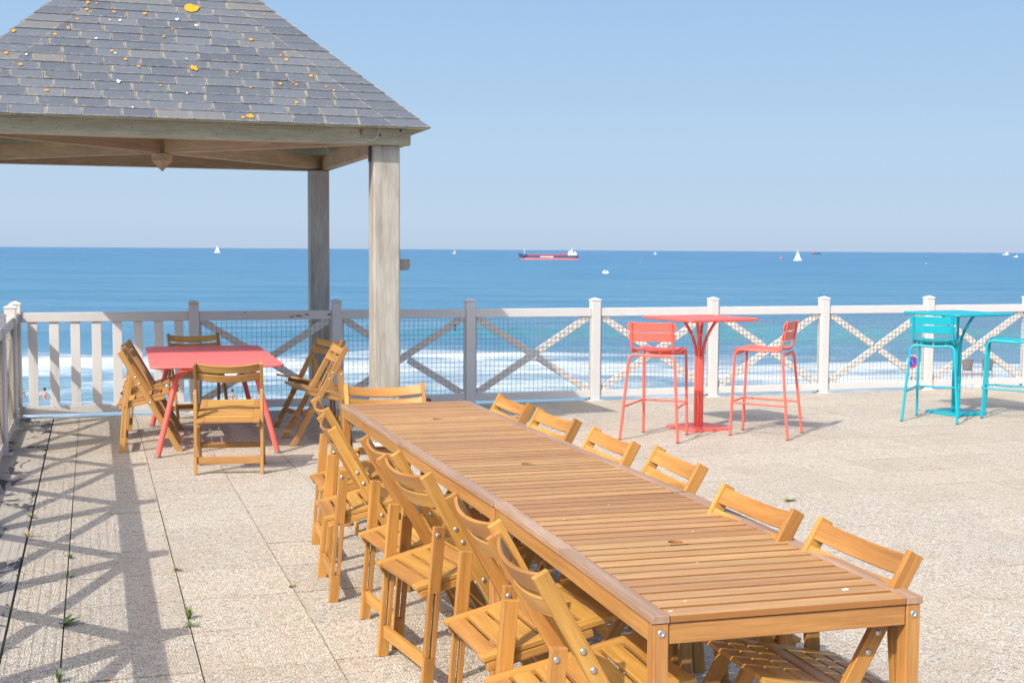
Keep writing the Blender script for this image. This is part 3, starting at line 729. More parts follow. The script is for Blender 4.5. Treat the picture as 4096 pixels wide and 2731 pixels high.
# ------------------------------------------------------------------ painted metal tables and stools
def rrect(wx, wy, r, n=6):
    out = []
    for sx, sy, a0 in ((1, 1, 0), (-1, 1, 90), (-1, -1, 180), (1, -1, 270)):
        for k in range(n+1):
            a = R(a0+90*k/n); out.append((sx*(wx/2-r)+r*math.cos(a), sy*(wy/2-r)+r*math.sin(a)))
    return out
def slatted_top(t, wx, wy, z, mat, slat_axis='x', pitch=.1, gap=.005, th=.026, r=.05):
    # outer rim with rolled edge, then slats inside
    mb = MB(); path = [Vector((a, c_, z-.012)) for a, c_ in rrect(wx-.024, wy-.024, r-.008, 6)]; path.append(path[0])
    mb.tube(path, .0125, 8, False)
    rim_in = rrect(wx-.09, wy-.09, max(.012, r-.03), 6); rim_out = rrect(wx-.02, wy-.02, r-.008, 6); n = len(rim_in)
    for z_, fl in ((z, 0), (z-.006, 1)):
        vs = [(a, c_, z_) for a, c_ in rim_in+rim_out]; fs = [(i, n+i, n+(i+1) % n, (i+1) % n) for i in range(n)]
        mb.add(vs, [f if not fl else tuple(reversed(f)) for f in fs])
    vs = [(a, c_, z) for a, c_ in rim_in] + [(a, c_, z-.006) for a, c_ in rim_in]; mb.add(vs, [(i, (i+1) % n, n+(i+1) % n, n+i) for i in range(n)])
    rim = mb.build('rim', mat, None)
    mb = MB(); W_ = (wx-.09) if slat_axis == 'y' else (wy-.09); Lh = ((wy-.09) if slat_axis == 'y' else (wx-.09))/2
    k = max(1, round(W_/pitch)); pt = W_/k
    for i in range(k):
        c0 = -W_/2+pt*i; a, c_ = c0+gap/2, c0+pt-gap/2
        if slat_axis == 'y': mb.box(a, c_, -Lh-.002, Lh+.002, z-.0045, z-.0006, 'y')
        else: mb.box(-Lh-.002, Lh+.002, a, c_, z-.0045, z-.0006, 'x')
    top = mb.build('tabletop', mat, t, .0012)
    rim.parent = top
    return top
def bar_table(mat, label, loc, rz):
    t = thing('bar_table', label, 'table', loc, R(rz), 'square high bar tables')
    slatted_top(t, .80, .80, 1.05, mat, 'x', .1, .008)
    mb = MB(); rr = rrect(.47, .47, .07, 6); n = len(rr)
    vs = [(a, c_, .002) for a, c_ in rr] + [(a, c_, .016) for a, c_ in rr] + [(a*.93, c_*.93, .024) for a, c_ in rr]
    mb.add(vs, [tuple(reversed(range(n))), tuple(range(2*n, 3*n))] + [(q*n+i, q*n+(i+1) % n, (q+1)*n+(i+1) % n, (q+1)*n+i) for q in (0, 1) for i in range(n)])
    mb.build('base_plate', mat, t)
    for k in range(4):
        a = R(45+90*k); dx, dy = math.cos(a), math.sin(a); r0 = .030
        pts = [(dx*r0, dy*r0, .02), (dx*r0, dy*r0, .70), (dx*(r0+.008), dy*(r0+.008), .77), (dx*(r0+.035), dy*(r0+.035), .86), (dx*(r0+.075), dy*(r0+.075), .94), (dx*(r0+.11), dy*(r0+.11), 1.0), (dx*(r0+.15), dy*(r0+.15), 1.032), (dx*(r0+.24), dy*(r0+.24), 1.036)]
        mb = MB(); mb.tube(pts, .0145, 10); mb.build('stem_tube', mat, t)
    mb = MB(); mb.box(-.045, .045, -.012, .012, .02, .69, 'z'); mb.box(-.012, .012, -.045, -.0125, .02, .69, 'z'); mb.box(-.012, .012, .0125, .045, .02, .69, 'z'); mb.build('stem_core', mat, t, .003)
    mb = MB()
    for s_ in (-1, 1):
        p0 = Vector((.16*s_, .16, 1.034)); p1 = Vector((.16*s_, -.16, 1.034))
        mb.board((p0.x, .30, 1.034), (p1.x, -.30, 1.034), (1, 0, 0), .03, .012)
    mb.build('top_support', mat, t, .002)
    return t
bar_table(M['coral'], 'square coral red high bar table on a flared stem', (5.42, 11.05, 0), 10)
bar_table(M['teal'], 'square turquoise high bar table on a flared stem', (8.53, 11.38, 0), 8)

def make_stool(mat):
    t = thing('bar_stool', '', 'stool')             # faces +x
    r = .0128; zs = .792
    RL = [Vector((-.275, s_*.262, 0)) for s_ in (-1, 1)]; FL = [Vector((.265, s_*.205, 0)) for s_ in (-1, 1)]
    RT = [Vector((-.195, s_*.185, zs-.03)) for s_ in (-1, 1)]; FT = [Vector((.235, s_*.195, zs-.02)) for s_ in (-1, 1)]
    for i in (0, 1):
        s_ = (-1, 1)[i]
        # front leg runs up, bends and becomes the seat rail, then sweeps up as the back upright
        pts = fillet([FL[i]+Vector((0, 0, .004)), FT[i]+Vector((0, 0, .02)), Vector((-.05, s_*.190, zs-.018))], .07, 8)
        mb = MB(); mb.tube(pts, r, 10); lg = mb.build('front_leg', mat, t)
        fmb = MB(); fmb.tube([FL[i]+Vector((0, 0, 0)), FL[i]+Vector((0, 0, .012))], .0145, 10); fmb.build('foot_cap', M['rubber'], lg)
        pts = fillet([RL[i]+Vector((0, 0, .004)), Vector((-.20, s_*.205, zs-.035)), Vector((-.19, s_*.07, zs-.045)), Vector((-.19, 0, zs-.047))], .075, 8)
        mb = MB(); mb.tube(pts, r, 10); lg = mb.build('rear_leg', mat, t)
        fmb = MB(); fmb.tube([RL[i], RL[i]+Vector((0, 0, .012))], .0145, 10); fmb.build('foot_cap', M['rubber'], lg)
        # back upright, flat bar sweeping up from the seat
        pts = fillet([Vector((-.06, s_*.187, zs-.008)), Vector((-.185, s_*.187, zs-.018)), Vector((-.235, s_*.182, 1.045))], .09, 8)
        mb = MB(); mb.tube(pts, [.012]*len(pts), 8); mb.build('back_upright', mat, t)
    # back slats with rounded ends, slightly bowed
    for z0, z1, hw in ((.962, 1.040, .222), (.874, .952, .215)):
        mb = MB(); n = 20; vs = []
        for i in range(n+1):
            y_ = -hw+2*hw*i/n; e_ = max(0.0, (abs(y_)-(hw-.026))/.026); hh = (z1-z0)/2*(math.sqrt(max(0, 1-e_*e_*.75)))
            bow = .018*(1-(y_/hw)**2); zc = (z0+z1)/2; xb = -.215-(zc-.8)*.16+.033-bow*.8
            for sx, sz in ((-1, -1), (1, -1), (1, 1), (-1, 1)): vs.append((xb+sx*.004-sz*hh*.16, y_, zc+sz*hh))
        fs = [(0, 3, 2, 1), (n*4, n*4+1, n*4+2, n*4+3)] + [(i*4+k, i*4+(k+1) % 4, (i+1)*4+(k+1) % 4, (i+1)*4+k) for i in range(n) for k in range(4)]
        mb.add(vs, fs); mb.build('back_slat', mat, t, .002)
    # seat: three dished slats running front to back with a rolled front edge
    prof = [(-.205, zs+.012), (-.17, zs-.004), (-.08, zs-.010), (.04, zs-.008), (.14, zs+.001), (.20, zs+.004), (.235, zs-.006), (.250, zs-.03), (.252, zs-.065)]
    ny = 3
    for k in range(ny):
        y0 = -.178+.356/ny*k+.003; y1 = y0+.356/ny-.006; vs = []
        for (x_, z_) in prof:
            for j in range(5):
                y_ = y0+(y1-y0)*j/4; dz = .012*((y_/.18)**2); vs.append((x_, y_, z_+dz))
        m_ = len(prof); top = len(vs); vs += [(a, c_, d-.004) for a, c_, d in vs]
        fs = [(i*5+j, i*5+j+1, (i+1)*5+j+1, (i+1)*5+j) for i in range(m_-1) for j in range(4)]
        fs = [tuple(reversed(f)) for f in fs] + [tuple(q+top for q in f) for f in fs]
        for i in range(m_-1):
            for j in (0, 4): fs.append((i*5+j, (i+1)*5+j, (i+1)*5+j+top, i*5+j+top))
        for j in range(4):
            for i in (0, m_-1): fs.append((i*5+j, i*5+j+1, i*5+j+1+top, i*5+j+top))
        mb = MB(); mb.add(vs, fs, None, True); mb.build('seat_slat', mat, t)
    # footrest
    def at_(L0, T0, z): return L0 + (T0-L0)*(z/T0.z)
    zf = .295
    a = at_(RL[0], RT[0], zf); c_ = at_(FL[0], FT[0], zf+.01); d = at_(FL[1], FT[1], zf+.01); e = at_(RL[1], RT[1], zf)
    mb = MB(); mb.tube(fillet([a, c_+Vector((.016, -.012, 0)), d+Vector((.016, .012, 0)), e], .05, 6), .0095, 8); mb.build('footrest', mat, t)
    return t
GS = 'bar stools at the high tables'
st = make_stool(M['coral']); st.location = (4.79, 10.595, 0); st.rotation_euler = (0, 0, R(50)); st['group'] = GS
st['label'] = 'coral bar stool left of the coral high table, back turned to the camera'
copy_thing(st, (5.82, 10.50, 0), R(136), 'coral bar stool right of the coral high table, seen from the side')
st2 = make_stool(M['teal']); st2.location = (7.98, 10.99, 0); st2.rotation_euler = (0, 0, R(46)); st2['group'] = GS
st2['label'] = 'turquoise bar stool in front of the turquoise high table with its back to the camera'
copy_thing(st2, (8.86, 10.93, 0), R(138), 'turquoise bar stool cut by the right edge of the picture')

dt = thing('dining_table', 'coral red metal dining table half in the shade of the pavilion', 'table', (.965, 11.57, 0), R(-1.2))
slatted_top(dt, 1.05, 2.14, .74, M['coral_top'], 'x', .1, .009, r=.07)
for sy in (-1, 1):
    y_ = sy*.95; yi = sy*.86
    mb = MB(); mb.tube(fillet([(-.475, y_, .0), (-.300, yi, .70), (.300, yi, .70), (.475, y_, .0)], .13, 10), .0225, 12); lg = mb.build('leg_frame', M['coral'], dt)
    for sx in (-1, 1):
        f = MB(); f.tube([(sx*.476, y_, .0), (sx*.471, y_*.998, .02)], .0242, 12); f.build('foot_cap', M['steel'], lg)
mb = MB()
for sx in (-1, 1): mb.box(sx*.25-.015, sx*.25+.015, -.9, .9, .722, .7335, 'y')
mb.build('top_support', M['coral'], dt)

# ------------------------------------------------------------------ weeds in the joints
def weed(name, label, x, y, n, ln, wd, mat, spread=1.0, up=.5, seed=1, cat='plant'):
    rg = random.Random(seed); mb = MB()
    for i in range(n):
        a = rg.uniform(0, 2*math.pi); L = ln*rg.uniform(.6, 1.1); rise = up*rg.uniform(.5, 1.3); k = 6; dx, dy = math.cos(a), math.sin(a); vs = []
        bx, by = rg.uniform(-.008, .008)*spread, rg.uniform(-.008, .008)*spread
        for j in range(k+1):
            t = j/k; rad = L*t*spread/(1+up); z = L*rise*math.sin(t*math.pi*.62)*(1-.25*t)+.002; w_ = wd*math.sin(math.pi*min(1, t*.9+.1))*.5+.0006
            vs += [(bx+dx*rad-dy*w_, by+dy*rad+dx*w_, z), (bx+dx*rad, by+dy*rad, z-w_*.35), (bx+dx*rad+dy*w_, by+dy*rad-dx*w_, z)]
        mb.add(vs, [(j*3+q, j*3+q+1, j*3+q+4, j*3+q+3) for j in range(k) for q in (0, 1)], None, True)
    o = mb.build(name, mat); o.location = (x, y, .001); o['label'] = label; o['category'] = cat
    return o
weed('broadleaf_weed', 'broad-leaved green weed growing from the dark paving joint at bottom left', -.143, 5.98, 9, .105, .018, M['leaf'], 1.0, .35, 3)
weed('broadleaf_weed', 'small starry weed just in front of the grass tuft at lower left', .39, 5.80, 9, .055, .010, M['leaf'], 1.0, .3, 4)
weed('grass_tuft', 'thin green grass tuft in the joint beside the shadow strip', .39, 5.93, 46, .06, .0025, M['grass'], .9, .9, 5, 'grass')
weed('grass_tuft', 'dry straw tuft in the paving joint behind the green tuft', .392, 6.86, 26, .05, .004, M['dry_grass'], 1.2, .4, 6, 'grass')
weed('grass_tuft', 'short weed tuft at the bottom left edge of the picture', -.145, 5.19, 16, .06, .006, M['leaf'], .8, .9, 7, 'grass')
weed('grass_tuft', 'small green tuft in the left joint, fifth slab from the sea', -.135, 7.28, 18, .045, .005, M['leaf'], 1, .6, 8, 'grass')
weed('grass_tuft', 'tiny green tuft in the left joint behind the broadleaf weed', -.13, 6.85, 14, .06, .005, M['leaf'], 1.1, .4, 9, 'grass')
weed('grass_tuft', 'green moss tuft at the edge of the grey concrete gutter', -.38, 8.45, 20, .06, .006, M['grass'], 1, .6, 10, 'grass')
weed('grass_tuft', 'brownish tuft at the gutter edge nearer the camera', -.38, 7.9, 20, .06, .006, M['dry_grass'], 1, .5, 11, 'grass')
weed('grass_tuft', 'small green tuft alone on the open paving at right', 4.42, 7.62, 22, .055, .010, M['grass'], 1.3, .3, 12, 'grass')
weed('grass_tuft', 'dry tuft in the joint right of the shadow strip', .915, 6.35, 18, .035, .004, M['dry_grass'], 1.2, .4, 13, 'grass')

# ------------------------------------------------------------------ sea
SEA = -9.0
def axis_grid(fine0, fine1, step, lo, hi, grow=1.12):
    c = list(np.arange(fine0, fine1+1e-6, step)); s = step; v = c[-1]
    while v < hi: s *= grow; v += s; c.append(v)
    s = step; v = c[0]
    while v > lo: s *= grow; v -= s; c.insert(0, v)
    return np.array(c)
us = axis_grid(-110, 150, 1.3, -24000, 24000, 1.16); ss = axis_grid(62, 210, .55, -60, 40000, 1.03)
UU, SS = np.meshgrid(us, ss)
rg = np.random.RandomState(5)
def vnoise(U, S_, su, s_s, seed, octs=3):
    """smooth value noise on the sea plane"""
    r = np.random.RandomState(seed); out = np.zeros_like(U); amp = 1.0; tot = 0
    for o_ in range(octs):
        tab = r.rand(256, 256); x = U/su*(2**o_); y = S_/s_s*(2**o_); xi = np.floor(x).astype(int); yi = np.floor(y).astype(int); fx = x-xi; fy_ = y-yi
        fx = fx*fx*(3-2*fx); fy_ = fy_*fy_*(3-2*fy_)
        a = tab[xi % 256, yi % 256]; b_ = tab[(xi+1) % 256, yi % 256]; c_ = tab[xi % 256, (yi+1) % 256]; d = tab[(xi+1) % 256, (yi+1) % 256]
        out += amp*((a*(1-fx)+b_*fx)*(1-fy_)+(c_*(1-fx)+d*fx)*fy_); tot += amp; amp *= .5
    return out/tot
def sst(e0, e1, x): t = np.clip((x-e0)/(e1-e0), 0, 1); return t*t*(3-2*t)
SP = SS + .11*np.maximum(UU, 0) + (vnoise(UU, SS*0, 40, 1, 11)-.5)*9      # shore-parallel coordinate with a slow wander
crest = SP-162; ridge = np.where(crest < 0, np.exp(-(crest/3.2)**2), np.exp(-(crest/9.0)**2))*(.35+.9*sst(-25, 10, UU))
near = np.exp(-((SP-113)/3)**2)
Z = .95*ridge + .45*near
for k in range(16):
    lam = rg.uniform(5, 34); th = rg.uniform(-.35, .35); Z += .010*lam**.75*np.sin(2*np.pi*(SS*math.cos(th)+UU*math.sin(th))/lam+rg.uniform(0, 6.3))*np.exp(-((SS-60)/420)**2)
Z *= sst(420, 230, SS)*sst(320, 150, np.abs(UU)) 
n1 = vnoise(UU, SS, 34, 7, 21); n2 = vnoise(UU, SS, 10, 2.2, 22)
foam = np.zeros_like(UU)
n3 = vnoise(UU, SS, 16, 30, 23); n4 = vnoise(UU, SS, 60, 3.2, 24)
foam = np.maximum(foam, (.635+.40*(n1-.5)+.22*(n3-.5))*sst(101, 107.5, SP)*sst(124, 114, SP))
foam = np.maximum(foam, (.58+.42*(n4-.5)+.20*(n1-.5))*sst(108, 112, SP)*sst(143, 130, SP))
foam = np.maximum(foam, (.50+.26*(n1-.5)+.12*(n4-.5))*sst(94, 102, SP)*sst(110, 105, SP))
foam = np.maximum(foam, (.475+.30*(n4-.5)+.12*(n2-.5))*sst(60, 80, SP)*sst(112, 104, SP))
foam = np.maximum(foam, (.56+.20*(n1-.5))*sst(93, 84, SP))
foam = np.maximum(foam, (.36+.16*n2)*sst(128, 132, SP)*sst(146, 136, SP))
green = sst(151, 156, SP)*sst(165, 160, SP)*(.15+.5*sst(-30, 5, UU))
nr, nc = UU.shape
me = bpy.data.meshes.new('sea'); co = np.stack([UU, SS, Z], -1).reshape(-1, 3)
idx = np.arange(nr*nc).reshape(nr, nc); quads = np.stack([idx[:-1, :-1], idx[:-1, 1:], idx[1:, 1:], idx[1:, :-1]], -1).reshape(-1, 4)
me.vertices.add(len(co)); me.vertices.foreach_set('co', co.ravel())
me.loops.add(quads.size); me.loops.foreach_set('vertex_index', quads.ravel().astype(np.int32))
me.polygons.add(len(quads)); me.polygons.foreach_set('loop_start', np.arange(0, quads.size, 4, dtype=np.int32)); me.polygons.foreach_set('loop_total', np.full(len(quads), 4, dtype=np.int32))
me.update(calc_edges=True); me.polygons.foreach_set('use_smooth', [True]*len(quads))
for nm, arr in (('foam', foam), ('green', np.clip(green, 0, 1))):
    a = me.attributes.new(nm, 'FLOAT', 'POINT'); a.data.foreach_set('value', arr.ravel().astype(np.float32))
me.materials.append(M['sea'])
seao = bpy.data.objects.new('sea', me); COL.objects.link(seao); seao.location = (0, 0, SEA); seao.rotation_euler = (0, 0, -YAW); seao['kind'] = 'structure'

# ------------------------------------------------------------------ things on the sea
RD = Matrix.Rotation(-YAW, 4, 'Z')
def sea_pt(px_, py_, z=SEA):
    """point on the sea surface seen at a photo position (2352-wide reading)"""
    f = 2985.85
    r = cam.matrix_world.to_3x3() @ Vector(((px_-1176)/f, -(py_-784)/f, -1)); t = (z-1.67)/r.z
    return Vector((r.x*t, r.y*t, z)), r.length*t
M['navy'] = simple('navy_hull_paint', (.045, .085, .19), .5); M['bootred'] = simple('pale_red_hull_paint', (.55, .17, .17), .6)  # hull colours: dark navy above, pale pinkish red below
M['deckred'] = simple('red_deck_paint', (.40, .075, .12), .6); M['shipwhite'] = simple('ship_white_paint', (.80, .80, .78), .5)
M['sail'] = simple('white_sailcloth', (.84, .84, .82), .7); M['skin'] = simple('skin', (.55, .30, .21), .6); M['swimnavy'] = simple('navy_swimsuit', (.035, .05, .14), .7)
M['swimpink'] = simple('pink_swim_top', (.66, .20, .24), .7); M['wet'] = simple('black_wetsuit', (.02, .022, .028), .45); M['hair'] = simple('dark_hair', (.04, .028, .02), .7)
M['buoyred'] = simple('orange_buoy', (.75, .16, .07), .5); M['glassdark'] = simple('dark_window', (.03, .04, .05), .2)
def hull(mb, L, B, D, n=24, sheer=.5, bowrake=3.0, z0=0.0, z1=1.0, stern=.85):
    """hull shell between fractions z0..z1 of the depth; bow at -x"""
    rings = []
    for zi in (z0, z1):
        pts = []
        for i in range(n+1):
            t = i/n; x = -L/2 + L*t
            wid = B/2*min(1, (math.sin(min(t, .22)/.22*math.pi/2)**.8)); wid *= (1 if t < .9 else 1-(1-stern)*(t-.9)/.1*1.0)
            xx = x - bowrake*zi*max(0, 1-t/.12); zz = D*zi + (sheer*max(0, 1-t/.16)**1.2 if zi > .9 else 0)
            pts.append((xx, max(wid, .05), zz))
        rings.append(pts)
    a, b_ = rings; n1_ = n+1
    vs = [(x, y, z) for x, y, z in a]+[(x, -y, z) for x, y, z in a]+[(x, y, z) for x, y, z in b_]+[(x, -y, z) for x, y, z in b_]
    fs = []
    for i in range(n):
        fs += [(i, 2*n1_+i, 2*n1_+i+1, i+1), (n1_+i, n1_+i+1, 3*n1_+i+1, 3*n1_+i), (2*n1_+i, 3*n1_+i, 3*n1_+i+1, 2*n1_+i+1)]
    fs += [(0, n1_, 3*n1_, 2*n1_), (n, 2*n1_+n, 3*n1_+n, n1_+n)]
    mb.add(vs, fs)
loc, dist = sea_pt(1262, 596.5)
ship = thing('cargo_ship', 'cargo ship with navy and red hull and white bridge on the horizon', 'ship', loc, -YAW-R(1.8))
SL = 62.0
mb = MB(); hull(mb, SL, 11, 5.2, z0=0, z1=.42, bowrake=2.0); mb.build('lower_hull', M['bootred'], ship)
mb = MB(); hull(mb, SL+.3, 11.2, 5.2, z0=.42, z1=.80, bowrake=2.6, sheer=1.4); ho = mb.build('upper_hull', M['navy'], ship)
mb = MB(); hull(mb, 1, 1, 1)
mb = MB(); vs = [(-31.4, 0, 2.2), (-33.8, 0, 6.6), (-29, 4.2, 6.2), (-25, 5.4, 5.7), (-22.5, 5.5, 4.1), (-29, 4.0, 3.0)]
mb.add(vs+[(a, -c_, d) for a, c_, d in vs], [(0, 1, 2, 5), (5, 2, 3, 4), (6, 11, 8, 7), (11, 10, 9, 8), (1, 7, 8, 2), (2, 8, 9, 3), (3, 9, 10, 4)]); mb.build('bow', M['navy'], ship)
mb = MB(); mb.box(19, 31.3, -5.55, 5.55, 3.6, 4.7, 'x'); mb.build('stern', M['navy'], ship, .3)
mb = MB(); mb.box(-24, 19.5, -5.0, 5.0, 4.2, 5.6, 'x'); mb.build('hatch', M['deckred'], ship, .3)
mb = MB(); mb.box(11, 17, -4.4, 4.4, 5.6, 6.5, 'x'); mb.build('hatch', M['deckred'], ship, .4)
mb = MB(); mb.box(20.0, 29.2, -4.8, 4.8, 4.7, 7.4, 'x'); mb.box(20.5, 25.0, -4.2, 4.2, 7.4, 9.6, 'x'); mb.box(26.2, 28.2, -1.5, 1.5, 7.4, 8.6, 'x'); br = mb.build('bridge', M['shipwhite'], ship, .2)
mb = MB()
for x_ in (20.9, 22.1, 23.3): mb.box(x_, x_+.8, -4.27, -4.22, 8.4, 9.1, 'x')
for x_ in (21, 23, 25, 27): mb.box(x_, x_+.6, -4.87, -4.82, 5.8, 6.4, 'x')
mb.build('window', M['glassdark'], br)
mb = MB(); mb.tube([(24.2, 0, 9.6), (24.2, 0, 13.4)], [.35, .18], 8); mb.tube([(24.2, -1.6, 11.6), (24.2, 1.6, 11.6)], .15, 6); mb.build('mast', M['shipwhite'], ship)
mb = MB(); mb.tube([(-27, 0, 5.4), (-27, 0, 12.0)], [.35, .2], 8); mb.build('mast', M['shipwhite'], ship)
mb = MB(); x_ = -9.5
for k in range(13):
    wl = .75 if k % 4 != 1 else .5
    mb.box(x_, x_+wl, -5.72, -5.68, 2.45, 3.9, 'x'); x_ += wl+.38
mb.build('lettering', M['shipwhite'], ship)

def sailboat(px_, py_, Hm, L, label, sails=2, lean=0):
    loc, d = sea_pt(px_, py_)
    t = thing('sailboat', label, 'sailboat', loc, -YAW+R(12))
    mb = MB(); hull(mb, L, L*.3, L*.11, sheer=L*.02, bowrake=L*.05); mb.build('hull', M['shipwhite'], t)
    mb = MB(); mb.tube([(0, 0, L*.1), (0, 0, Hm)], Hm*.008, 6); mb.build('mast', M['shipwhite'], t)
    def sail(pts, nm):
        mb = MB(); n = 6; vs = []
        (ax, az), (bx, bz), (cx_, cz) = pts        # foot front, foot rear, head
        for i in range(n+1):
            for j in range(n+1-i):
                u = j/n; v = i/n; w_ = 1-u-v; vs.append((ax*w_+bx*u+cx_*v, .10*Hm*(u*w_*2+v*w_*1.2+u*v*1.2)*.9+.05, az*w_+bz*u+cz*v))
        fs = []; k = 0
        rows = []
        for i in range(n+1): rows.append(list(range(k, k+n+1-i))); k += n+1-i
        for i in range(n):
            for j in range(len(rows[i])-1):
                fs.append((rows[i][j], rows[i][j+1], rows[i+1][j]))
                if j < len(rows[i+1])-1: fs.append((rows[i][j+1], rows[i+1][j+1], rows[i+1][j]))
        m_ = len(vs); vs2 = [(a, c_+.03, d_) for a, c_, d_ in vs]
        mb.add(vs+vs2, fs+[tuple(q+m_ for q in reversed(f)) for f in fs], None, True); mb.build(nm, M['sail'], t)
    sail([(.02*L, L*.16), (.36*L, L*.16), (.02*L, Hm*.98)], 'mainsail')
    if sails > 1: sail([(-.42*L, L*.13), (-.03*L, L*.15), (-.02*L, Hm*.88)], 'jib')
    return t
sailboat(499, 580.5, 17.5, 13, 'white sailboat on the horizon left of the pavilion post, sails full')
sailboat(1832, 598.5, 13.2, 10, 'white sailboat with tall mainsail right of the cargo ship')
sailboat(1043, 582.5, 9.5, 9, 'tiny distant sailboat between the pavilion post and the cargo ship', 1)
loc, d = sea_pt(1875, 584.2)
tk = thing('coaster_ship', 'small far ship with orange bridge just right of the white sailboat', 'ship', loc, -YAW+R(5))
mb = MB(); hull(mb, 32, 7, 3.2, bowrake=-1); mb.build('hull', M['navy'], tk)
mb = MB(); mb.box(-15, -9.0, -3, 3, 3.0, 8.0, 'x'); mb.box(-13.6, -11.4, -2, 2, 8.0, 11, 'x'); mb.build('bridge', M['buoyred'], tk)
mb = MB(); mb.box(-8, 15, -3.2, 3.2, 3.6, 5.2, 'x'); mb.build('cargo', M['navy'], tk)
loc, d = sea_pt(1391, 627.5)
mbt = thing('motorboat', 'small white motorboat below the cargo ship with two people aboard', 'boat', loc, -YAW)
mb = MB(); hull(mb, 2.9, 1.2, .62, sheer=.15, bowrake=.2); mb.build('hull', M['shipwhite'], mbt, .05)
mb = MB(); mb.lathe([(0, 0), (.34, .08), (.38, .45), (.26, .72), (.14, .82), (.15, .98), (0, 1.08)], (-.5, 0, .5), (0, 0, 1), 12); mb.build('helmsman', M['shipwhite'], mbt)
mb = MB(); mb.lathe([(0, 0), (.30, .08), (.32, .40), (.22, .60), (.12, .68), (.13, .82), (0, .9)], (.8, 0, .45), (0, 0, 1), 12); mb.build('passenger', M['shipwhite'], mbt)
def far_boat(px_, py_, L, Hm, label):
    loc, d = sea_pt(px_, py_); t = thing('motor_yacht', label, 'boat', loc, -YAW+R(8))
    mb = MB(); hull(mb, L, L*.3, L*.12, bowrake=L*.06); mb.build('hull', M['shipwhite'], t)
    mb = MB(); mb.box(0, L*.33, -L*.1, L*.1, L*.12, Hm*.62, 'x'); mb.box(L*.08, L*.26, -L*.07, L*.07, Hm*.62, Hm, 'x'); mb.build('cabin', M['shipwhite'], t, .05)
far_boat(2310, 585.5, 28, 13, 'pale grey boat on the horizon at the far right')
far_boat(2333, 591, 10, 5.0, 'small white boat nearest the right edge of the picture')
far_boat(1504, 584, 9, 6.0, 'white speck of a boat on the horizon right of the cargo ship')
far_boat(2127, 606, 1.6, 1.0, 'tiny pale dinghy between the white sailboat and the right edge')
def buoy(px_, py_, s_, label):
    loc, d = sea_pt(px_, py_); t = thing('buoy', label, 'buoy', loc, 0, 'buoys on the sea')
    mb = MB(); mb.lathe([(0, -.3*s_), (.45*s_, -.1*s_), (.5*s_, .15*s_), (.3*s_, .5*s_), (.06*s_, .6*s_)], (0, 0, 0), (0, 0, 1), 14); mb.build('float', M['buoyred'], t)
    mb = MB(); mb.tube([(0, 0, .55*s_), (0, 0, 1.5*s_)], .04*s_, 6); mb.lathe([(0, 1.3*s_), (.2*s_, 1.5*s_), (0, 1.75*s_)], (0, 0, 0), (0, 0, 1), 10); mb.build('topmark', M['buoyred'], t)
buoy(1794, 594, 3.4, 'orange buoy left of the white sailboat')
buoy(980, 602, 1.2, 'faint pink buoy just right of the pavilion post')
buoy(1471, 603, 1.1, 'small pink buoy below the horizon right of the cargo ship')

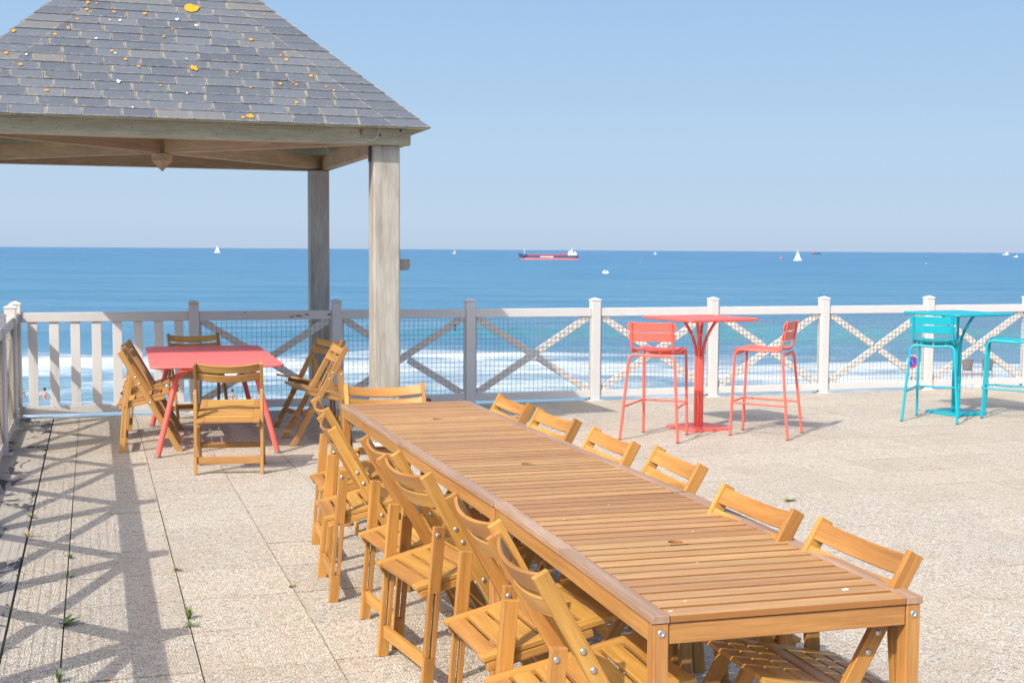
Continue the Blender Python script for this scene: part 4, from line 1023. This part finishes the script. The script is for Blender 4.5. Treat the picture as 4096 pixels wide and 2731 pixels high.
def person(label, loc, rz, pose, skin, suit_parts, hair=True, group=None, sink=.85, board=False):
    """pose: dict joint -> (x forward, y left, z) in metres; one skinned body"""
    t = thing('person', label, 'person', (loc[0], loc[1], loc[2]-sink), rz, group)
    J = dict(pelvis=(0, 0, .93, .125), waist=(0, 0, 1.06, .105), chest=(0, 0, 1.30, .135), neck=(0, 0, 1.47, .055), headb=(.01, 0, 1.56, .075), head=(.015, 0, 1.66, .082),
             hl=(0, .09, .90, .095), kl=(.02, .10, .50, .062), al=(0, .10, .09, .042), tl=(.14, .11, .04, .035), hr=(0, -.09, .90, .095), kr=(.02, -.10, .50, .062), ar=(0, -.10, .09, .042), tr=(.14, -.11, .04, .035),
             sl=(0, .17, 1.40, .055), el=(-.02, .24, 1.14, .042), wl=(.06, .27, .92, .032), fl=(.10, .28, .83, .028), sr=(0, -.17, 1.40, .055), er=(-.02, -.24, 1.14, .042), wr=(.06, -.27, .92, .032), fr=(.10, -.28, .83, .028))
    for k, v in pose.items(): J[k] = (*v, J[k][3])
    E_ = [('pelvis', 'waist'), ('waist', 'chest'), ('chest', 'neck'), ('neck', 'headb'), ('headb', 'head'), ('pelvis', 'hl'), ('hl', 'kl'), ('kl', 'al'), ('al', 'tl'), ('pelvis', 'hr'), ('hr', 'kr'), ('kr', 'ar'), ('ar', 'tr'),
          ('chest', 'sl'), ('sl', 'el'), ('el', 'wl'), ('wl', 'fl'), ('chest', 'sr'), ('sr', 'er'), ('er', 'wr'), ('wr', 'fr')]
    def skinned(name, keys, mat, grow=0, parent=t):
        ks = list(keys); me_ = bpy.data.meshes.new(name); ed = [(ks.index(a), ks.index(c_)) for a, c_ in E_ if a in ks and c_ in ks]
        me_.from_pydata([J[k][:3] for k in ks], ed, []); me_.materials.append(mat); o = bpy.data.objects.new(name, me_); COL.objects.link(o); o.parent = parent
        md = o.modifiers.new('skin', 'SKIN'); lay = me_.skin_vertices[0] if me_.skin_vertices else None
        if lay is None:
            bm_ = bmesh.new(); bm_.from_mesh(me_); bm_.verts.layers.skin.verify(); bm_.to_mesh(me_); bm_.free(); lay = me_.skin_vertices[0]
        for i, k in enumerate(ks):
            lay.data[i].radius = (J[k][3]+grow, J[k][3]*(1 if k not in ('chest', 'pelvis', 'waist') else .78)+grow); lay.data[i].use_root = (i == 0)
        sb = o.modifiers.new('sub', 'SUBSURF'); sb.levels = sb.render_levels = 1
        return o
    body = skinned('body', list(J), skin)
    for nm, keys, mt in suit_parts: skinned(nm, keys, mt, .012)
    if hair:
        hm = MB(); h_ = Vector(J['head'][:3]); hm.lathe([(0, .115), (.07, .095), (.098, .04), (.098, -.02), (.07, -.06)], (h_.x-.022, h_.y, h_.z), (-.25, 0, 1), 12); hm.build('hair', M['hair'], t)
    return t
def sea_person(px_, py_, *a, **k):
    loc, d = sea_pt(px_, py_); return person(a[0], loc, *a[1:], **k)
away = math.pi/2-YAW
GP = 'bathers in the shallow water'
sea_person(103, 925, 'bather seen from behind in a pink and navy swimsuit, standing in the sea at left', away, dict(wl=(.12, .40, 1.02), fl=(.16, .44, .95), el=(0, .29, 1.16), wr=(.12, -.40, 1.02), fr=(.16, -.44, .95), er=(0, -.29, 1.16)),
           M['skin'], [('swim_trunks', ('pelvis', 'waist', 'hl', 'hr'), M['swimnavy']), ('swim_top', ('waist', 'chest'), M['swimpink'])], group=GP, sink=.72)
sea_person(50, 906, 'bather deep in the water beside the left corner post of the fence', away+.6, dict(wl=(.25, .30, 1.25), fl=(.30, .32, 1.25)), M['skin'], [], group=GP, sink=1.25)
sea_person(284, 906, 'bather in red seen between the white slats left of the dining chairs', away-.9, dict(wr=(.25, -.25, 1.3), fr=(.32, -.2, 1.32)), M['skin'], [('swim_top', ('waist', 'chest'), M['swimpink'])], group=GP, sink=1.1)
sea_person(534, 918, 'bare-backed bather seen through the mesh below the coral table', away+.1, {}, M['skin'], [('swim_trunks', ('pelvis', 'hl', 'hr'), M['swimnavy'])], group=GP, sink=1.0)
sp_ = sea_person(1777, 771, 'surfer in a black wetsuit sitting low on the green wave', away+1.2, dict(kl=(.28, .2, .88), al=(.30, .24, .5), tl=(.4, .24, .46), kr=(.28, -.2, .88), ar=(.30, -.24, .5), tr=(.4, -.24, .46), el=(.1, .32, 1.2), wl=(.3, .42, 1.1), fl=(.36, .44, 1.08), er=(.1, -.32, 1.2), wr=(.3, -.42, 1.1), fr=(.36, -.44, 1.08)),
           M['wet'], [], group=None, sink=.62)
sb_loc = sp_.location.copy()
mb = MB(); n = 20
prof = [(math.cos(math.pi*2*i/n)*1.05, math.sin(math.pi*2*i/n)*.27) for i in range(n)]
mb.prism(prof, 0, .07); o = mb.build('surfboard', M['shipwhite']); o.location = (sb_loc.x, sb_loc.y, sb_loc.z+.72); o.rotation_euler = (0, R(-14), away+1.2); o['label'] = 'white surfboard under the surfer in the green wave'; o['category'] = 'surfboard'

# ------------------------------------------------------------------ lower promenade: sign and two shell chairs
def ray_at(px_, py_, dist_fwd):
    f = 2985.85; r = cam.matrix_world.to_3x3() @ Vector(((px_-1176)/f, -(py_-784)/f, -1))
    fwd = Vector((math.sin(YAW), math.cos(YAW), 0)); t = dist_fwd/r.dot(fwd); return Vector((0, 0, 1.67)) + r*t
q = ray_at(2096, 831, 42)
M['signblue'] = simple('sign_blue', (.01, .07, .62), .4); M['signred'] = simple('sign_red', (.78, .03, .06), .4)
sg = thing('road_sign', 'round blue no-parking sign with red rim beyond the fence', 'sign', (q.x, q.y, -3.45), math.atan2(-q.y, -q.x)+R(90)+R(38))
zc = q.z+3.45
def disc(mb, r0, r1, y_, th, seg=32):
    vs = []
    for rr_ in (r0, r1):
        for k in range(seg): vs.append((rr_*math.cos(2*math.pi*k/seg), y_, zc+rr_*math.sin(2*math.pi*k/seg)))
    vs += [(a, c_+th, d) for a, c_, d in vs]; s2 = 2*seg
    mb.add(vs, [f for k in range(seg) for f in ((k, (k+1) % seg, seg+(k+1) % seg, seg+k), (seg+k, seg+(k+1) % seg, s2+seg+(k+1) % seg, s2+seg+k), (s2+k, s2+seg+k, s2+seg+(k+1) % seg, s2+(k+1) % seg))])
mb = MB(); mb.tube([(0, .04, 0), (0, .04, zc+.15)], .03, 10); mb.build('pole', M['steel'], sg)
mb = MB(); disc(mb, .0005, .160, -.004, .012); mb.build('blue_disc', M['signblue'], sg)
mb = MB(); disc(mb, .161, .205, -.006, .016); mb.board((-.112, -.009, zc+.112), (.112, -.009, zc-.112), (1, 0, 1), .034, .006); mb.build('red_ring', M['signred'], sg)
mb = MB(); disc(mb, .206, .228, -.004, .012); mb.build('white_edge', M['shipwhite'], sg)
M['greyshell'] = simple('dark_grey_shell', (.13, .12, .125), .6); M['plank'] = simple('brown_plank', (.38, .20, .10), .6)
for i, (px_, lb) in enumerate(((2222, 'left of two grey shell bar chairs beyond the fence'), (2268, 'right of two grey shell bar chairs beyond the fence'))):
    q = ray_at(px_, 849, 39); gz = -3.45
    ch = thing('shell_chair', lb, 'chair', (q.x, q.y, gz), -YAW-R(20), 'grey shell chairs on the lower promenade')
    hz = q.z-gz; mb = MB(); w0, w1, h_ = .13, .18, .31; n = 8; vs = []
    for j in range(5):
        for k in range(n+1):
            t = k/n*2-1; ww = w0+(w1-w0)*j/4; vs.append((t*ww, .06*(t*t)-.02*j/4*0+.03*j/4, hz+h_*j/4))
    m_ = len(vs); vs += [(a, c_+.02, d) for a, c_, d in vs]
    fs = [(j*(n+1)+k, j*(n+1)+k+1, (j+1)*(n+1)+k+1, (j+1)*(n+1)+k) for j in range(4) for k in range(n)]
    fs += [tuple(x_+m_ for x_ in reversed(f)) for f in fs]
    mb.add(vs, fs, None, True); mb.build('shell_back', M['greyshell'], ch)
    mb = MB(); mb.box(-.15, .15, .03, .38, hz-.03, hz-.005, 'x'); mb.build('seat', M['greyshell'], ch, .01)
    for sx in (-1, 1):
        for y_ in (.05, .36): mb = MB(); mb.tube([(sx*.14, y_, hz-.03), (sx*.17, y_, 0)], .009, 6); mb.build('leg', M['steel'], ch)
q = ray_at(2246, 857, 39.8)
tb = thing('plank_table', 'narrow brown plank table between the two grey shell chairs', 'table', (q.x, q.y, -3.45), -YAW)
mb = MB(); mb.box(-.42, .42, -.12, .12, q.z+3.45-.03, q.z+3.45, 'x'); mb.build('tabletop', M['plank'], tb, .005)
for sx in (-.36, .36): mb = MB(); mb.tube([(sx, 0, 0), (sx, 0, q.z+3.42)], .01, 6); mb.build('leg', M['steel'], tb)
